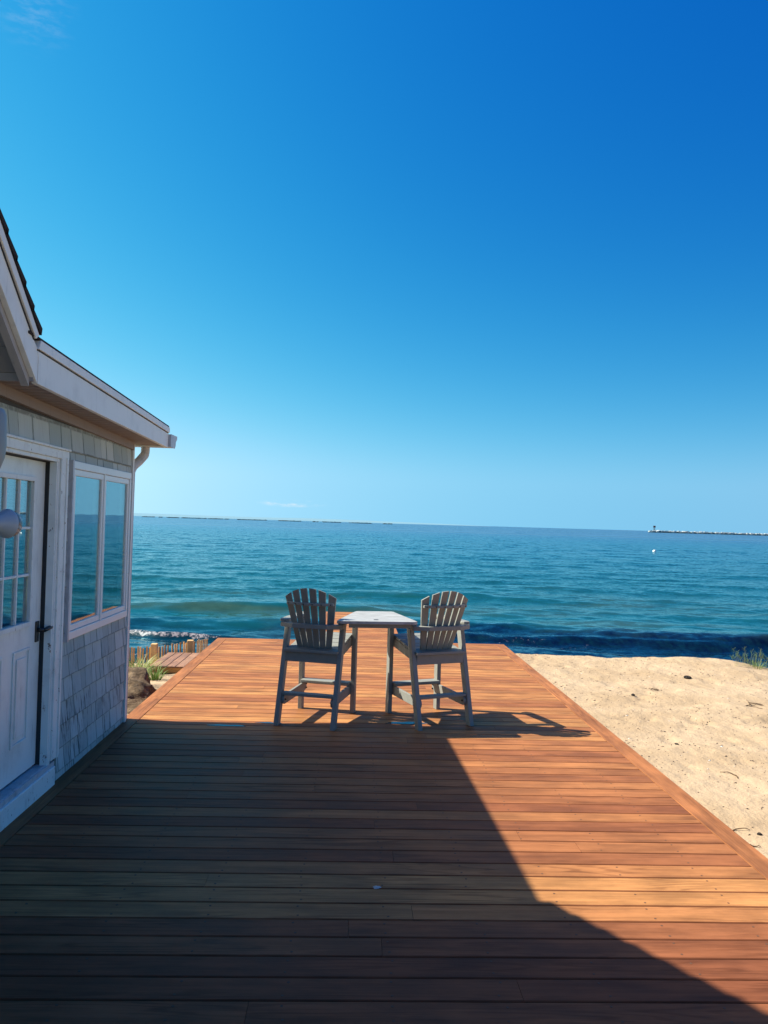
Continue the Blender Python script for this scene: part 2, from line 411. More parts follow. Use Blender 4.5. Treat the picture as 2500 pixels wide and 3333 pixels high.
M_stone = rock_mat('dark_stone', (.05, .04, .035), (.13, .10, .08), 30)
M_jetty = rock_mat('jetty_rock', (.55, .55, .53), (.92, .90, .86), .4)
M_jettydark = rock_mat('hazed_wet_jetty_rock', (.07, .11, .125), (.13, .16, .16), .4)  # wet stone, its colour lifted towards blue to paint in distance haze
M_twig = Mat('dry_twig', (.12, .075, .045), .9, .1).m
M_weed = Mat('dry_seaweed', (.06, .035, .02), .85, .1).m
def grass_mat():
    m = Mat('beach_grass_blade', rough=.55, spec=.3); t = m.n('ShaderNodeAttribute', attribute_name='tone').outputs['Fac']
    m.set('Base Color', m.cramp(t, [(0, (.07, .13, .03)), (.5, (.16, .24, .055)), (.8, (.34, .33, .10)), (1, (.5, .38, .2))]))
    tr = m.n('ShaderNodeBsdfTranslucent'); m.l(m.b.inputs['Base Color'].links[0].from_socket, tr.inputs[0])
    mx = m.n('ShaderNodeMixShader'); mx.inputs[0].default_value = .3; m.l(m.b.outputs[0], mx.inputs[1]); m.l(tr.outputs[0], mx.inputs[2]); m.l(mx.outputs[0], m.out.inputs[0])
    return m.m
M_grass = grass_mat()

def sea_mat():
    m = Mat('sea_water', rough=.12, spec=.20); m.b.inputs['IOR'].default_value = 1.33
    g = m.n('ShaderNodeNewGeometry'); sp = m.n('ShaderNodeSeparateXYZ'); m.l(g.outputs['Position'], sp.inputs[0]); x, y = sp.outputs[0], sp.outputs[1]
    kelp = m.n('ShaderNodeAttribute', attribute_name='kelp').outputs['Fac']; foam = m.n('ShaderNodeAttribute', attribute_name='foam').outputs['Fac']
    p = m.pos()
    ln = m.noise(m.pos((.012, .05, 1)), 1, 5, .6)
    far = m.ramp(y, 25, 160)
    c = m.mix(far, (.005, .054, .058), (.001, .043, .070))
    c = m.mix(m.ramp(y, 120, 900), c, (.001, .040, .080))
    c = m.mix(m.math('MULTIPLY', m.ramp(ln, .45, .65), .35), c, (.002, .070, .095))
    shallow = m.ramp(m.noise(m.pos((.12, .3, 1)), 1, 4), .45, .65)
    c = m.mix(m.math('MULTIPLY', m.math('MULTIPLY', shallow, m.ramp(y, 60, 38)), .6), c, (.034, .060, .030))
    kn = m.noise(m.pos((3.5, 2.2, 1)), 1, 6, .7)
    c = m.mix(m.math('MULTIPLY', kelp, m.ramp(kn, .2, .7, .75, 1)), c, (.001, .003, .012))
    fn = m.noise(m.pos((2.6, 2.2, 1)), 2.6, 8, .8)
    fm = m.ramp(m.math('ADD', foam, m.math('MULTIPLY', m.math('SUBTRACT', fn, .5), 2.6)), .55, .85)
    fm = m.math('MULTIPLY', fm, m.ramp(foam, .02, .12))
    c = m.mix(fm, c, (.27, .22, .225))
    m.set('Base Color', c)
    m.set('Roughness', m.math('MAXIMUM', m.math('MULTIPLY', fm, .7), m.ramp(y, 30, 500, .08, .28)))
    # ripples of growing size with distance
    def slope(sc, scale, detail, rough, amp):
        n = m.n('ShaderNodeTexNoise', i_Scale=scale, i_Detail=detail, i_Roughness=rough); m.l(m.pos(sc), n.inputs['Vector'])
        q = m.n('ShaderNodeVectorMath', operation='SUBTRACT'); q.inputs[1].default_value = (.5, .5, .5); m.l(n.outputs['Color'], q.inputs[0])
        k = m.n('ShaderNodeVectorMath', operation='MULTIPLY'); m.l(q.outputs[0], k.inputs[0])
        cx = m.n('ShaderNodeCombineXYZ')
        for i in (0, 1):
            if isinstance(amp, (int, float)): cx.inputs[i].default_value = amp
            else: m.l(amp, cx.inputs[i])
        m.l(cx.outputs[0], k.inputs[1]); return k.outputs[0]
    def vadd(a, b):
        n = m.n('ShaderNodeVectorMath', operation='ADD'); m.l(a, n.inputs[0]); m.l(b, n.inputs[1]); return n.outputs[0]
    s1 = slope((1, 1.7, 1), 2.1, 7, .8, m.math('ADD', m.ramp(y, 24, 60, .45, .95), m.math('MULTIPLY', m.math('MULTIPLY', kelp, .5), m.ramp(x, -1, 3))))
    m.set('Specular IOR Level', m.ramp(kelp, 0, 1, .12, .5))
    s2 = slope((1, .40, 1), .55, 6, .8, m.ramp(y, 40, 200, .10, .9))
    s3 = slope((1, .10, 1), .10, 6, .75, m.ramp(y, 150, 900, 0, .7))
    nv = m.n('ShaderNodeVectorMath', operation='NORMALIZE'); m.l(vadd(vadd(g.outputs['Normal'], s1), vadd(s2, s3)), nv.inputs[0]); n3 = nv.outputs[0]
    df = m.n('ShaderNodeBsdfDiffuse'); gl = m.n('ShaderNodeBsdfGlossy'); gl.inputs['Color'].default_value = (.72, .96, 1, 1); fr = m.n('ShaderNodeFresnel'); fr.inputs[0].default_value = 1.33
    rough_src = m.b.inputs['Roughness'].links[0].from_socket; m.l(c, df.inputs[0]); m.l(n3, df.inputs['Normal'])
    m.l(rough_src, gl.inputs['Roughness']); m.l(n3, gl.inputs['Normal']); m.l(n3, fr.inputs['Normal'])
    ms = m.n('ShaderNodeMixShader'); m.l(m.math('MULTIPLY', fr.outputs[0], m.ramp(kelp, 0, 1, .80, .9)), ms.inputs[0])   # wavelets hide part of each other at low angles
    m.l(df.outputs[0], ms.inputs[1]); m.l(gl.outputs[0], ms.inputs[2]); m.l(ms.outputs[0], m.out.inputs[0])
    return m.m
M_sea = sea_mat()

# ================================================================== SETTING
# ---- sand: dune plateau at deck level falling away to the water
def sand_edge(x):
    return 11.55 + .12*np.sin(x*1.1)+.25*(fbm(x*.6, x*0+3, 5)-.5) - np.clip(x-5.2, 0, 3)*.55 + np.clip(x-12, 0, 40)*.1
def sand_h(x, y):
    z = -.18 + .035*(fbm(x*.55, y*.55, 2)-.5) + .032*(fbm(x*2.4, y*2.4, 9, 3)-.5) + .021*(fbm(x*7, y*7, 12, 3)-.5) - .014*np.clip(fbm(x*3.6, y*4.2, 44, 2)-.6, 0, 1)*5
    z = z + .045*np.exp(-((x-5.2)**2/.5+(y-10.9)**2/.6)) - .10*np.clip((x-5.6)/1.2, 0, 1.5)*np.clip((y-9.6)/1.2, 0, 1) - .05*np.exp(-((x-6.2)**2/.5+(y-9.3)**2/.4))
    e = sand_edge(x)
    lip = .03*np.exp(-((y-e+.2)/.25)**2)
    # left side of the deck lies lower
    L = 1/(1+np.exp((x+1.6)*40))
    zl = -.36 - .10*np.clip(y-9.3, 0, 9) + .07*(fbm(x*1.7, y*1.7, 20)-.5) - .1*np.clip(-2.6-x, 0, 3)*0
    zr = z+lip
    under = (1/(1+np.exp((x-2.22)*60)))*(1-L)*(y < 12)
    z = zr*(1-L)*(1-under) + zl*L + under*(-.38)
    e2 = np.where(x < -1.5, 13.4, np.where(x < 2.25, 11.1, e))
    d = np.clip(y-e2, 0, None)
    z = z - np.minimum(d*.85, 1.9+.02*d) - np.clip(d-2.2, 0, None)*.06
    return z
ys = np.concatenate([np.linspace(-150, -6.5, 20), np.linspace(-6, 3.4, 40), np.linspace(3.45, 14, 420), np.linspace(14.1, 60, 60)])
xs = np.concatenate([-np.geomspace(400, 4.2, 60), np.linspace(-4.1, -1.6, 90), np.linspace(-1.5, 2.1, 24), np.linspace(2.15, 8.6, 400), np.geomspace(8.8, 400, 70)])
XX, YY = np.meshgrid(xs, ys)
sand = grid_mesh('sand', XX, YY, sand_h(XX, YY), M_sand); tag(sand, 'pale dry sand of the beach beside the wooden deck', None, None, 'structure')
def sz(x, y): return float(sand_h(np.array(float(x)), np.array(float(y))))

# ---- sea
SEA = -2.5
nr, nc = 760, 640
r0, r1 = 15.0, 30000.0
# rows evenly spaced in the picture near, geometric far
t = np.linspace(0, 1, nr); inv = (1/r0)*(1-t)+(1/r1)*t
Yr = 1/inv
Yr = np.concatenate([np.linspace(15, 60, 420), 1/np.linspace(1/60.1, 1/30000., 340)])
tx = np.concatenate([-np.geomspace(9, .72, 40)[:-1], np.linspace(-.72, .85, 520), np.geomspace(.85, 9, 40)[1:]])
YS, TX = np.meshgrid(Yr, tx, indexing='ij'); XS = TX*(YS+4)
# keep some lateral jitter-free detail
def waves(x, y):
    wx = 6*(fbm(x*.045, y*.03, 31)-.5)+1.2*(fbm(x*.2, y*.1, 32)-.5)
    yy = y+wx+.02*x
    env = np.clip((y-18)/8, 0, 1)*np.exp(-np.clip(y-30, 0, None)/22)
    amp = env*(.16+.55*np.clip(fbm(x*.06+5, y*.11, 33)-.38, 0, 1))
    ph = 2*np.pi*yy/7.4
    s = np.sin(ph+.45*np.sin(ph+.6))
    h = amp*(np.maximum(s, -.35)**1*1.0)*.62
    # the green swell and the small breaker
    yc = 36.2+.5*np.sin(x*.22)+.03*x
    e = np.exp(-((x+5)/9)**2)
    d = (y-yc)+.5*(fbm(x*.5, y*.2, 88)-.5); h = h+.50*e*np.where(d < 0, np.exp(-(d/.85)**2), np.exp(-(d/2.3)**2))
    yb = 26.9+.25*np.sin(x*1.3)+.12*np.sin(x*3.1)-.06*(x+6)
    eb = 1/(1+np.exp((x+3.9)*1.6))
    d = y-yb; h = h+.26*eb*np.where(d < 0, np.exp(-(d/.28)**2), np.exp(-(d/1.2)**2))
    yk = 28.6+.35*np.sin(x*.33+1)+.25*np.sin(x*.8)
    ek = 1/(1+np.exp(-(x-2.8)*1.4))
    d = y-yk; h = h+.26*ek*np.where(d < 0, np.exp(-(d/.55)**2), np.exp(-(d/1.6)**2))
    # chop
    c = 0
    rng = np.random.RandomState(4)
    for i in range(20):
        lam = .7*1.19**i; th = rng.normal(0, .55)
        kx, ky = math.sin(th)*2*np.pi/lam, math.cos(th)*2*np.pi/lam
        a = .008*lam**.5
        fade = np.clip((lam*60-y)/(lam*30), 0, 1)
        c = c+a*fade*np.sin(kx*x+ky*y+rng.uniform(0, 6.28)+1.5*vnoise(x/(lam*3), y/(lam*3), 50+i))
    calm = np.clip((y-20)/9, .12, 1)
    return h+c*calm, yb, eb, yk, ek
HH, yb, eb, yk, ek = waves(XS, YS)
HH = HH*np.clip((700-YS)/500, 0, 1)
fo = eb*np.exp(-((YS-yb+.12)/.26)**2)*(.55+.5*fbm(XS*1.6, YS*.5, 66))
fo = np.maximum(fo, .50*np.exp(-((YS-(27.6+.25*np.sin(XS*.9)))/.22)**2)*np.exp(-((XS+2.6)/2.6)**2))
fo = np.maximum(fo, .75*np.exp(-((YS-(27.0+.2*np.sin(XS*1.4)))/.25)**2)*np.exp(-((XS-3.7)/1.0)**2))
fo = np.maximum(fo, .33*np.clip((fbm(XS*.15, YS*.4, 60)-.62)*8, 0, 1)*((YS > 27) & (YS < 34)))
ke = np.clip((31.5+1.5/(1+np.exp(XS+1))+5*(fbm(XS*.18, YS*.3, 70)-.5)-YS)/2.2, 0, 1)*(.75+.25/(1+np.exp(-(XS-1.2)*.9)))
ke = np.maximum(ke, .25*np.clip((30-YS)/3, 0, 1)*np.clip((fbm(XS*.3, YS*.8, 71)-.42)*5, 0, 1))
sea = grid_mesh('sea', XS, YS, SEA+HH, M_sea, dict(foam=fo, kelp=ke)); tag(sea, 'teal sea with small waves reaching to the horizon', None, None, 'structure')

# ---- far hills, beyond the left breakwater
def hills():
    m = Mat('far_hills', (.16, .27, .33), 1, 0)  # bluish base colour carries the distance haze, no haze volume is built
    xs_ = np.linspace(-9000, 3000, 200); ys_ = np.linspace(15500, 17000, 6)
    X_, Y_ = np.meshgrid(xs_, ys_)
    prof = np.sin(np.pi*(xs_+9000)/12000)**.8
    hgt = prof*(40+45*fbm(xs_/2500, xs_*0, 80))
    Z_ = SEA-3+hgt[None, :]*np.sin(np.pi*np.linspace(0.02, .98, 6))[:, None]
    o = grid_mesh('hills', X_, Y_, Z_, m.m); tag(o, 'low pale hills on the far shore at the horizon', None, None, 'structure')
hills()

# ================================================================== DECK
BP = .1445; GAP = .0066; BT = .026
def board(mb, x0, x1, y0, y1, tone, ax=0, top=0.0, c=.004, th=BT):
    """decking board with eased top edges; u along ax"""
    uo = (random.random()*90, random.random()*90)
    z0, z1 = top-th, top
    prof_z = [(0, z0), (0, z1-c), (c, z1), (1, z1), (1, z1-c), (1, z0)]
    if ax == 0:
        a0, a1, b0, b1 = x0, x1, y0, y1
    else:
        a0, a1, b0, b1 = y0, y1, x0, x1
    P = [(b0, z0), (b0, z1-c), (b0+c, z1), (b1-c, z1), (b1, z1-c), (b1, z0)]
    vs, fs, uv = [], [], []
    for a in (a0, a1):
        for b, z in P: vs.append((a, b, z) if ax == 0 else (b, a, z))
    n = 6
    fs = [tuple(range(n))[::-1], tuple(range(n, 2*n))]+[(i, (i+1) % n, n+(i+1) % n, n+i) for i in range(n)]
    for f in fs:
        l = []
        for j in f:
            b, z = P[j % n]; a = a0 if j < n else a1
            l.append((a+uo[0], b+(z-z1)+uo[1]))
        uv.append(l)
    for i, f in enumerate(fs):     # edges and ends take a darker tone than the top face
        mb.add([vs[j] for j in f], [tuple(range(len(f)))], [uv[i]], tone if i in (2, 4) else tone*.4)

deck = thing('wooden_deck', 'broad reddish hardwood deck with picture-frame border in front of the grey house', 'deck', (.15, 6, 0), world=True)
mb = MB(); plugs = MB()
XL, XR = -1.79, 2.155
YF = 11.27
# measured tones for the boards nearest the camera (first board whose far gap lies at y=2.84 is index 0)
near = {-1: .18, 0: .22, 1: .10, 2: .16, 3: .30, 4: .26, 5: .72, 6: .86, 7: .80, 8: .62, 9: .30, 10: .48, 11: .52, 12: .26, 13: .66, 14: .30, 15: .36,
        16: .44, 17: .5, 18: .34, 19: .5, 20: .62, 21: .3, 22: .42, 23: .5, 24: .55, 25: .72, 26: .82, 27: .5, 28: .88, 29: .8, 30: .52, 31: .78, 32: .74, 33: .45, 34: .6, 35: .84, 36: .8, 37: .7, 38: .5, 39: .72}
yb_ = 2.845+GAP/2
k = -34
rnd = random.Random(3)
while True:
    y0 = yb_+(k-1)*BP; y1 = y0+BP-GAP
    if y0 >= YF-.03: break
    y1 = min(y1, YF-GAP)
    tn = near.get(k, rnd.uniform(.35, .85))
    # one or two lengths in a course
    if k >= -2 and rnd.random() < .55 or k == 5:
        js = [.32 if k == 5 else rnd.uniform(-1.2, 1.7)]
    else: js = []
    xsx = [XL]+js+[XR]
    for a, b in zip(xsx[:-1], xsx[1:]):
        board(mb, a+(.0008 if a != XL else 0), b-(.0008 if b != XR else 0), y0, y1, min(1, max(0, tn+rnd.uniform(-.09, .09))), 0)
    if k >= -1 and k < 24:
        for xj in (-1.42, -1.01, -.6, -.2, .2, .61, 1.01, 1.42, 1.83):
            if rnd.random() < .8:
                for yy in (y0+.028, y1-.028):
                    cx, cy = xj+rnd.uniform(-.012, .012), yy+rnd.uniform(-.004, .004)
                    pts = [(cx+(.0055)*math.cos(a*math.pi/4), cy+.0055*math.sin(a*math.pi/4)) for a in range(8)]
                    plugs.prism(pts, 'z', -.006, .0007)
    k += 1
mb.mm = 1; mb.add(plugs.v, plugs.f, plugs.uv); mb.mm = 0
mb.build('decking', [M_deck, Mat('plug', (.10, .045, .022), .7).m], deck)
# border boards with mitred corners
W_ = .138
def quad_board(name, pts, tone, ax, th=BT, top=0.0):
    m = MB(); uo = (random.random()*50, random.random()*50)
    n = len(pts); vs = [(p[0], p[1], top-th) for p in pts]+[(p[0], p[1], top) for p in pts]
    fs = [tuple(range(n))[::-1], tuple(range(n, 2*n))]+[(i, (i+1) % n, n+(i+1) % n, n+i) for i in range(n)]
    uv = [[((vs[j][ax])+uo[0], vs[j][1-ax]+vs[j][2]+uo[1]) for j in f] for f in fs]
    m.add(vs, fs, uv, tone); return m.build(name, M_deck, deck, bevel=.003)
g = GAP
xl1, xl0 = XL-g, XL-g-W_; xr0, xr1 = XR+g, XR+g+W_
cuts = [(-6, -.5), (-.5, 3.47), (3.47, 7.6), (7.6, None)]
for i, (a, b) in enumerate(cuts):
    for side in (0, 1):
        X0, X1 = (xl0, xl1) if side == 0 else (xr0, xr1)
        a_ = a+.0008
        if b is None:
            if side == 0: pts = [(X0, a_), (X1, a_), (X1, YF), (X0, YF+W_)]
            else: pts = [(X0, a_), (X1, a_), (X1, YF+W_), (X0, YF)]
        else: pts = [(X0, a_), (X1, a_), (X1, b-.0008), (X0, b-.0008)]
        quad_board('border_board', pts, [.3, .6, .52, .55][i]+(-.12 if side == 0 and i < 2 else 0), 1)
quad_board('border_board', [(xl1+.001, YF+.001), (xr0-.001, YF+.001), (xr1-.001, YF+W_), (xl0+.001, YF+W_)], .5, 0)
for x0, x1, y0, y1 in ((xl0+.012, xl0+.032, -6, YF+W_-.034), (xr1-.032, xr1-.012, -6, YF+W_-.034), (xl0+.012, xr1-.012, YF+W_-.032, YF+W_-.012)):
    fb = MB(); fb.box(x0, x1, y0, y1, -.30, -BT-.001, ax=1 if x1-x0 < .1 else 0, tone=.4); fb.build('fascia', M_deck, deck)
for xj in (-1.42, -1.01, -.6, -.2, .2, .61, 1.01, 1.42, 1.83): jb = MB(); jb.box(xj-.019, xj+.019, -5.9, 11.3, -.20, -BT-.001, ax=1); jb.build('joist', M_under, deck)

# boardwalk beyond the deck
bw = thing('boardwalk', 'narrow wooden walkway running from the far deck edge towards the sea', 'walkway', (.15, 13, 0), world=True)
mb = MB(); y = YF+W_+.006; i = 0
while y < 14.75:
    board(mb, -.33, .63, y, y+BP-GAP, rnd.uniform(.4, .8)); y += BP
mb.build('decking', M_deck, bw)
yend = y
for q in ((-.335-W_, -.335, YF+W_+.006, yend, .5, 1), (.635, .635+W_, YF+W_+.006, yend, .45, 1), (-.335-W_, .635+W_, yend+.004, yend+.14, .6, 0)):
    mb = MB(); board(mb, *q); mb.build('border_board', M_deck, bw)
for x in (-.44, .7):
    mb = MB(); mb.box(x, x+.03, YF+W_+.006, yend+.10, -.26, -BT-.001, ax=1); mb.build('fascia', M_deck, bw)
mb = MB(); mb.box(-.45, .74, yend+.101, yend+.13, -.26, -BT-.002, ax=0); mb.build('fascia', M_deck, bw)
for x in (-.4, .6):
    for yy in (12.2, 14.5): mb = MB(); mb.box(x, x+.09, yy, yy+.09, -2.6, -.05, ax=2); mb.build('post', M_under, bw)

# lower landing on the left
ld = thing('landing', 'small low brown boarded landing on the sand left of the deck', 'landing', (-2.4, 12.3, -.5), world=True)
mb = MB(); x = -3.01
for i in range(9):
    board(mb, x, x+.126, 11.74, 12.96, rnd.uniform(.3, .9), 1, -.5); x += .133
mb.build('decking', M_landing, ld)
mb = MB(); mb.box(-2.99, x-.03, 11.76, 11.79, -.60, -.527, ax=0); mb.box(-2.99, -2.96, 11.79, 12.94, -.60, -.527, ax=1); mb.box(-2.99, x-.03, 12.91, 12.94, -.6, -.527, ax=0)
mb.build('frame', M_fencewood, ld)

# ================================================================== HOUSE
house = thing('beach_house', 'grey shingled beach house with white trim at the left edge of the deck', 'house', (-1.9, 5, 0), world=True)
WX = -1.9; XRK = -1.65; YC = 6.67; SL = .857
def zroof(y): return 2.43-.019*(y-4.0) if y > 4.0 else 2.43+SL*(4.0-y)
# openings: door y 4.12..5.0 z .0..2.085 ; window y 5.235..6.56
DY0, DY1, DZ0, DZ1 = 4.06, 5.0, .145, 2.085
WY0, WY1, WZ0, WZ1 = 5.265, 6.535, .925, 2.10
wall = MB()
t0, t1 = WX-.10, WX-.016
def wbox(y0, y1, z0, z1): wall.box(t0, t1, y0, y1, z0, z1, tone=.5)
wbox(-3, DY0, -.3, 2.4); wbox(DY0, DY1, DZ1, 2.4); wbox(DY0, DY1, -.3, .0); wbox(DY1, WY0, -.3, 2.4); wbox(WY0, WY1, WZ1, 2.38); wbox(WY0, WY1, -.3, WZ0); wbox(WY1, YC-.02, -.3, 2.38)
wall.prism([(-3, 2.4), (4.0, 2.4), (.5, 2.4+SL*3.5)], 'x', t0, t1)
wall.box(-7, t0, YC-.12, YC-.02, -.3, 2.36); wall.box(-7, t0, -3, -2.9, -.3, 2.4); wall.box(-7.1, -7, -3, YC-.02, -.3, 2.4)
wall.box(-7, t0, -2.9, YC-.12, -.3, -.1)
wall.build('wall', Mat('dark_sheathing', (.06, .065, .065), .9).m, house)
# shingles
sh = MB(); rs = random.Random(11)
z = .048-.152
while z < 5.2:
    zt = z+.152+.03
    ymax = YC-.045 if z < 2.29 else 4.02-(z-2.43)/SL-.03
    if z > 2.29 and z < 2.45: ymax = 3.95
    ymin = 1.2 if z < 2.4 else -2.6+(z-2.43)/SL
    if z > 2.3: ymin = max(ymin, 2.2)
    y = ymin
    while y < ymax-.01:
        wdt = rs.choice([.085, .10, .13, .15, .18, .20] if z < 2 else [.12, .15, .19, .24])*rs.uniform(.9, 1.1)
        y2 = min(y+wdt, ymax)
        ya, yb2 = y, y2
        zb, zt2 = z+rs.uniform(-.002, .002), min(zt, 2.345 if 2.0 < z < 2.29 else zt)
        segs = [(ya, yb2, zb, zt2)]
        for (o0, o1, p0, p1) in ((3.97, 5.155, 0, 2.172), (5.222, 6.572, .905, 2.118), (3.97, 5.10, -.2, .15)):
            ns = []
            for (a, b, c0, c1) in segs:
                if b <= o0 or a >= o1 or c1 <= p0 or c0 >= p1: ns.append((a, b, c0, c1)); continue
                if a < o0: ns.append((a, o0, c0, c1))
                if b > o1: ns.append((o1, b, c0, c1))
                aa, bb = max(a, o0), min(b, o1)
                if c1 > p1+.012: ns.append((aa, bb, p1, c1))
                if c0 < p0-.012: ns.append((aa, bb, c0, p0))
            segs = ns
        tone = rs.random()
        for (a, b, c0, c1) in segs:
            a2, b2 = a+.0018, b-.0018
            if b2-a2 < .006: continue
            th = .017+rs.uniform(-.003, .004)
            def xo(zz): return WX-.012+th*(1-min(1, max(0, (zz-zb)/(zt-zb))))
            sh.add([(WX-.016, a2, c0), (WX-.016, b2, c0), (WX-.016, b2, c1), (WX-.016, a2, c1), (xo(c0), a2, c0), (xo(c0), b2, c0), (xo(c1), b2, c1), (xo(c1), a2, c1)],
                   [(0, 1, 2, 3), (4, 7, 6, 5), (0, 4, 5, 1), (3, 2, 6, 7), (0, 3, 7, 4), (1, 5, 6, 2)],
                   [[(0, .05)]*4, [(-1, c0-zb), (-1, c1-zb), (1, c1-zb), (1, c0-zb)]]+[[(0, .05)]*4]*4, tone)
        y = y2
    z += .152
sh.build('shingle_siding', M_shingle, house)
# corner trim
mb = MB(); mb.box(WX-.09, WX+.012, YC-.035, YC, -.3, 2.372); mb.build('corner_board', M_trim, house, bevel=.003)
# frieze under the soffit (short boards with seams)
mb = MB(); y = 1.5
while y < YC-.05:
    y2 = min(y+.30, YC-.036); za = 2.437-.022*(y-4.16)+.006
    mb.prism([(y+.001, za-.068), (y2-.001, za-.0066-.068), (y2-.001, za-.0066), (y+.001, za)], 'x', WX-.012, WX+.018); y = y2
mb.build('frieze_board', M_soffit, house)
# soffit shallow
mb = MB(); y = 4.02
while y < 6.83:
    y2 = min(y+.092, 6.835)
    za, zb = 2.436-.021*(y-4.16), 2.436-.021*(y2-4.16)
    mb.add([(WX-.02, y+.008, za), (XRK-.031, y+.008, za), (XRK-.031, y2-.008, zb), (WX-.02, y2-.008, zb), (WX-.02, y+.002, za+.015), (XRK-.031, y+.0035, za+.015), (XRK-.031, y2-.0035, zb+.015), (WX-.02, y2-.002, zb+.015)],
           [(0, 1, 2, 3), (4, 7, 6, 5), (0, 4, 5, 1), (1, 5, 6, 2), (2, 6, 7, 3), (3, 7, 4, 0)], None, rs.random()); y = y2
# eave return along the seaward side
mb.box(-7.2, WX-.021, YC-.02, 6.835, 2.385, 2.40)
mb.build('soffit', M_soffit, house)
mb = MB(); mb.prism([(4.02, 2.455), (6.82, 2.397), (6.82, 2.41), (4.02, 2.47)], 'x', WX-.02, XRK-.033); mb.build('soffit_backing', M_black, house)
# steep soffit panels with seams
mb = MB(); s0 = 0; L_ = 4.6
yy = 4.0
while yy > .6:
    y2 = yy-.125
    za, zb = 2.47+SL*(4.0-yy), 2.47+SL*(4.0-y2)
    e = .0015
    mb.add([(WX-.02, yy-e, za+e), (XRK-.01, yy-e, za+e), (XRK-.01, y2+e, zb-e), (WX-.02, y2+e, zb-e), (WX-.02, yy-e+.01, za+.02), (XRK-.01, yy-e+.01, za+.02), (XRK-.01, y2+e+.01, zb+.02), (WX-.02, y2+e+.01, zb+.02)],
           [(0, 1, 2, 3), (4, 7, 6, 5), (0, 4, 5, 1), (1, 5, 6, 2), (2, 6, 7, 3), (3, 7, 4, 0)], None, rs.random()); yy = y2
mb.box(WX-.02, XRK-.012, 4.0, 4.018, 2.43, 2.47)
mb.build('gable_soffit', paint_mat('grey_soffit', (.28, .29, .29), .7, amount=.3).m, house)
# rake boards: shallow and steep, each with a proud drip moulding on top
mb = MB()
mb.prism([(4.034, 2.424), (6.84, 2.366), (6.84, 2.492), (4.018, 2.596), (4.034, 2.56)], 'x', XRK-.03, XRK)
mb.build('rake_board', M_trim, house, bevel=.002)
mb = MB()
ztop = lambda y: 2.424+SL*(4.03-y)
mb.prism([(4.032, 2.424), (4.032, 2.60), (3.945, 2.656), (.5, 2.656+SL*3.445), (.5, 2.424+SL*3.53)], 'x', XRK-.03, XRK-.002)
mb.prism([(.499, 2.656+SL*3.445), (-2.6, 2.656+SL*(.344)), (-2.6, 2.45+SL*(.344)), (.499, 2.424+SL*3.53)], 'x', XRK-.03, XRK-.002)
mb.build('rake_board', M_trim, house, bevel=.002)
mb = MB()   # inner shadow board of the rake
mb.prism([(4.0, 2.405), (4.0, 2.47), (.5, 2.47+SL*3.5), (.5, 2.405+SL*3.5)], 'x', XRK-.07, XRK-.031)
mb.build('rake_liner', paint_mat('grey_liner', (.36, .37, .37), .6).m, house)
mb = MB()
mb.prism([(4.012, 2.600), (6.843, 2.496), (6.843, 2.542), (4.03, 2.648)], 'x', XRK-.03, XRK+.012)
mb.prism([(3.97, 2.643), (4.006, 2.668), (.5, 2.668+SL*3.506+.05), (.5, 2.665+SL*3.445)], 'x', XRK-.03, XRK+.012)
mb.prism([(-2.6, 2.99), (.499, 2.668+SL*3.506-.01), (.499, 2.668+SL*3.506+.05), (-2.6, 3.04)], 'x', XRK-.03, XRK+.012)
mb.build('drip_moulding', M_trim, house, bevel=.002)
mb = MB()   # open joint under the moulding
mb.prism([(4.013, 2.592), (6.838, 2.489), (6.838, 2.4965), (4.013, 2.5995)], 'x', XRK-.02, XRK+.0015)
mb.prism([(3.962, 2.636), (3.97, 2.6435), (.5, 2.665+SL*3.445+.001), (.5, 2.655+SL*3.445)], 'x', XRK-.02, XRK+.0015)
mb.build('joint', M_black, house)
# roof: slabs and stepped asphalt courses
rf = MB()
rf.prism([(3.9, 2.655), (6.84, 2.545), (6.84, 2.556), (3.9, 2.668)], 'x', -7.3, XRK+.005)
y = 4.012; 
while y > .5:
    y2 = y-.104; za, zb = 2.706+SL*(4.008-y), 2.706+SL*(4.008-y2)
    rf.add([(-7.3, y+.006, za-.030), (XRK+.018, y+.006, za-.030), (XRK+.018, y2, zb-.030), (-7.3, y2, zb-.030), (-7.3, y+.014, za+.006), (XRK+.018, y+.014, za+.006), (XRK+.018, y2-.02, zb+.004), (-7.3, y2-.02, zb+.004)],
           [(0, 1, 2, 3), (4, 7, 6, 5), (0, 4, 5, 1), (1, 5, 6, 2), (2, 6, 7, 3), (3, 7, 4, 0)], None, rs.random()); y = y2
zr = 2.70+SL*3.5
rf.prism([(.52, zr-.04), (.52, zr+.02), (-3.2, zr-SL*3.7), (-3.2, zr-SL*3.7-.06)], 'x', -7.3, XRK+.018)
rf.build('roof', M_roof, house)
# gutter with its end cap
gt = MB(); prof = [(6.85, 2.485), (6.85, 2.375), (7.0, 2.375), (7.03, 2.40), (7.035, 2.435), (7.08, 2.465), (7.085, 2.49), (7.078, 2.49), (7.07, 2.47), (7.025, 2.44), (7.02, 2.405), (6.995, 2.385), (6.86, 2.385), (6.86, 2.485)]
gt.prism(prof, 'x', -7.2, -1.632)
gt.prism([(6.848, 2.487), (6.848, 2.372), (7.003, 2.372), (7.034, 2.398), (7.039, 2.433), (7.084, 2.463), (7.089, 2.49)], 'x', -1.632, -1.628)
gut = gt.build('gutter', M_metalw, house)
# fascia behind gutter
mb = MB(); mb.box(-7.2, XRK-.031, 6.82, 6.845, 2.37, 2.535); mb.build('eave_fascia', M_trim, house)
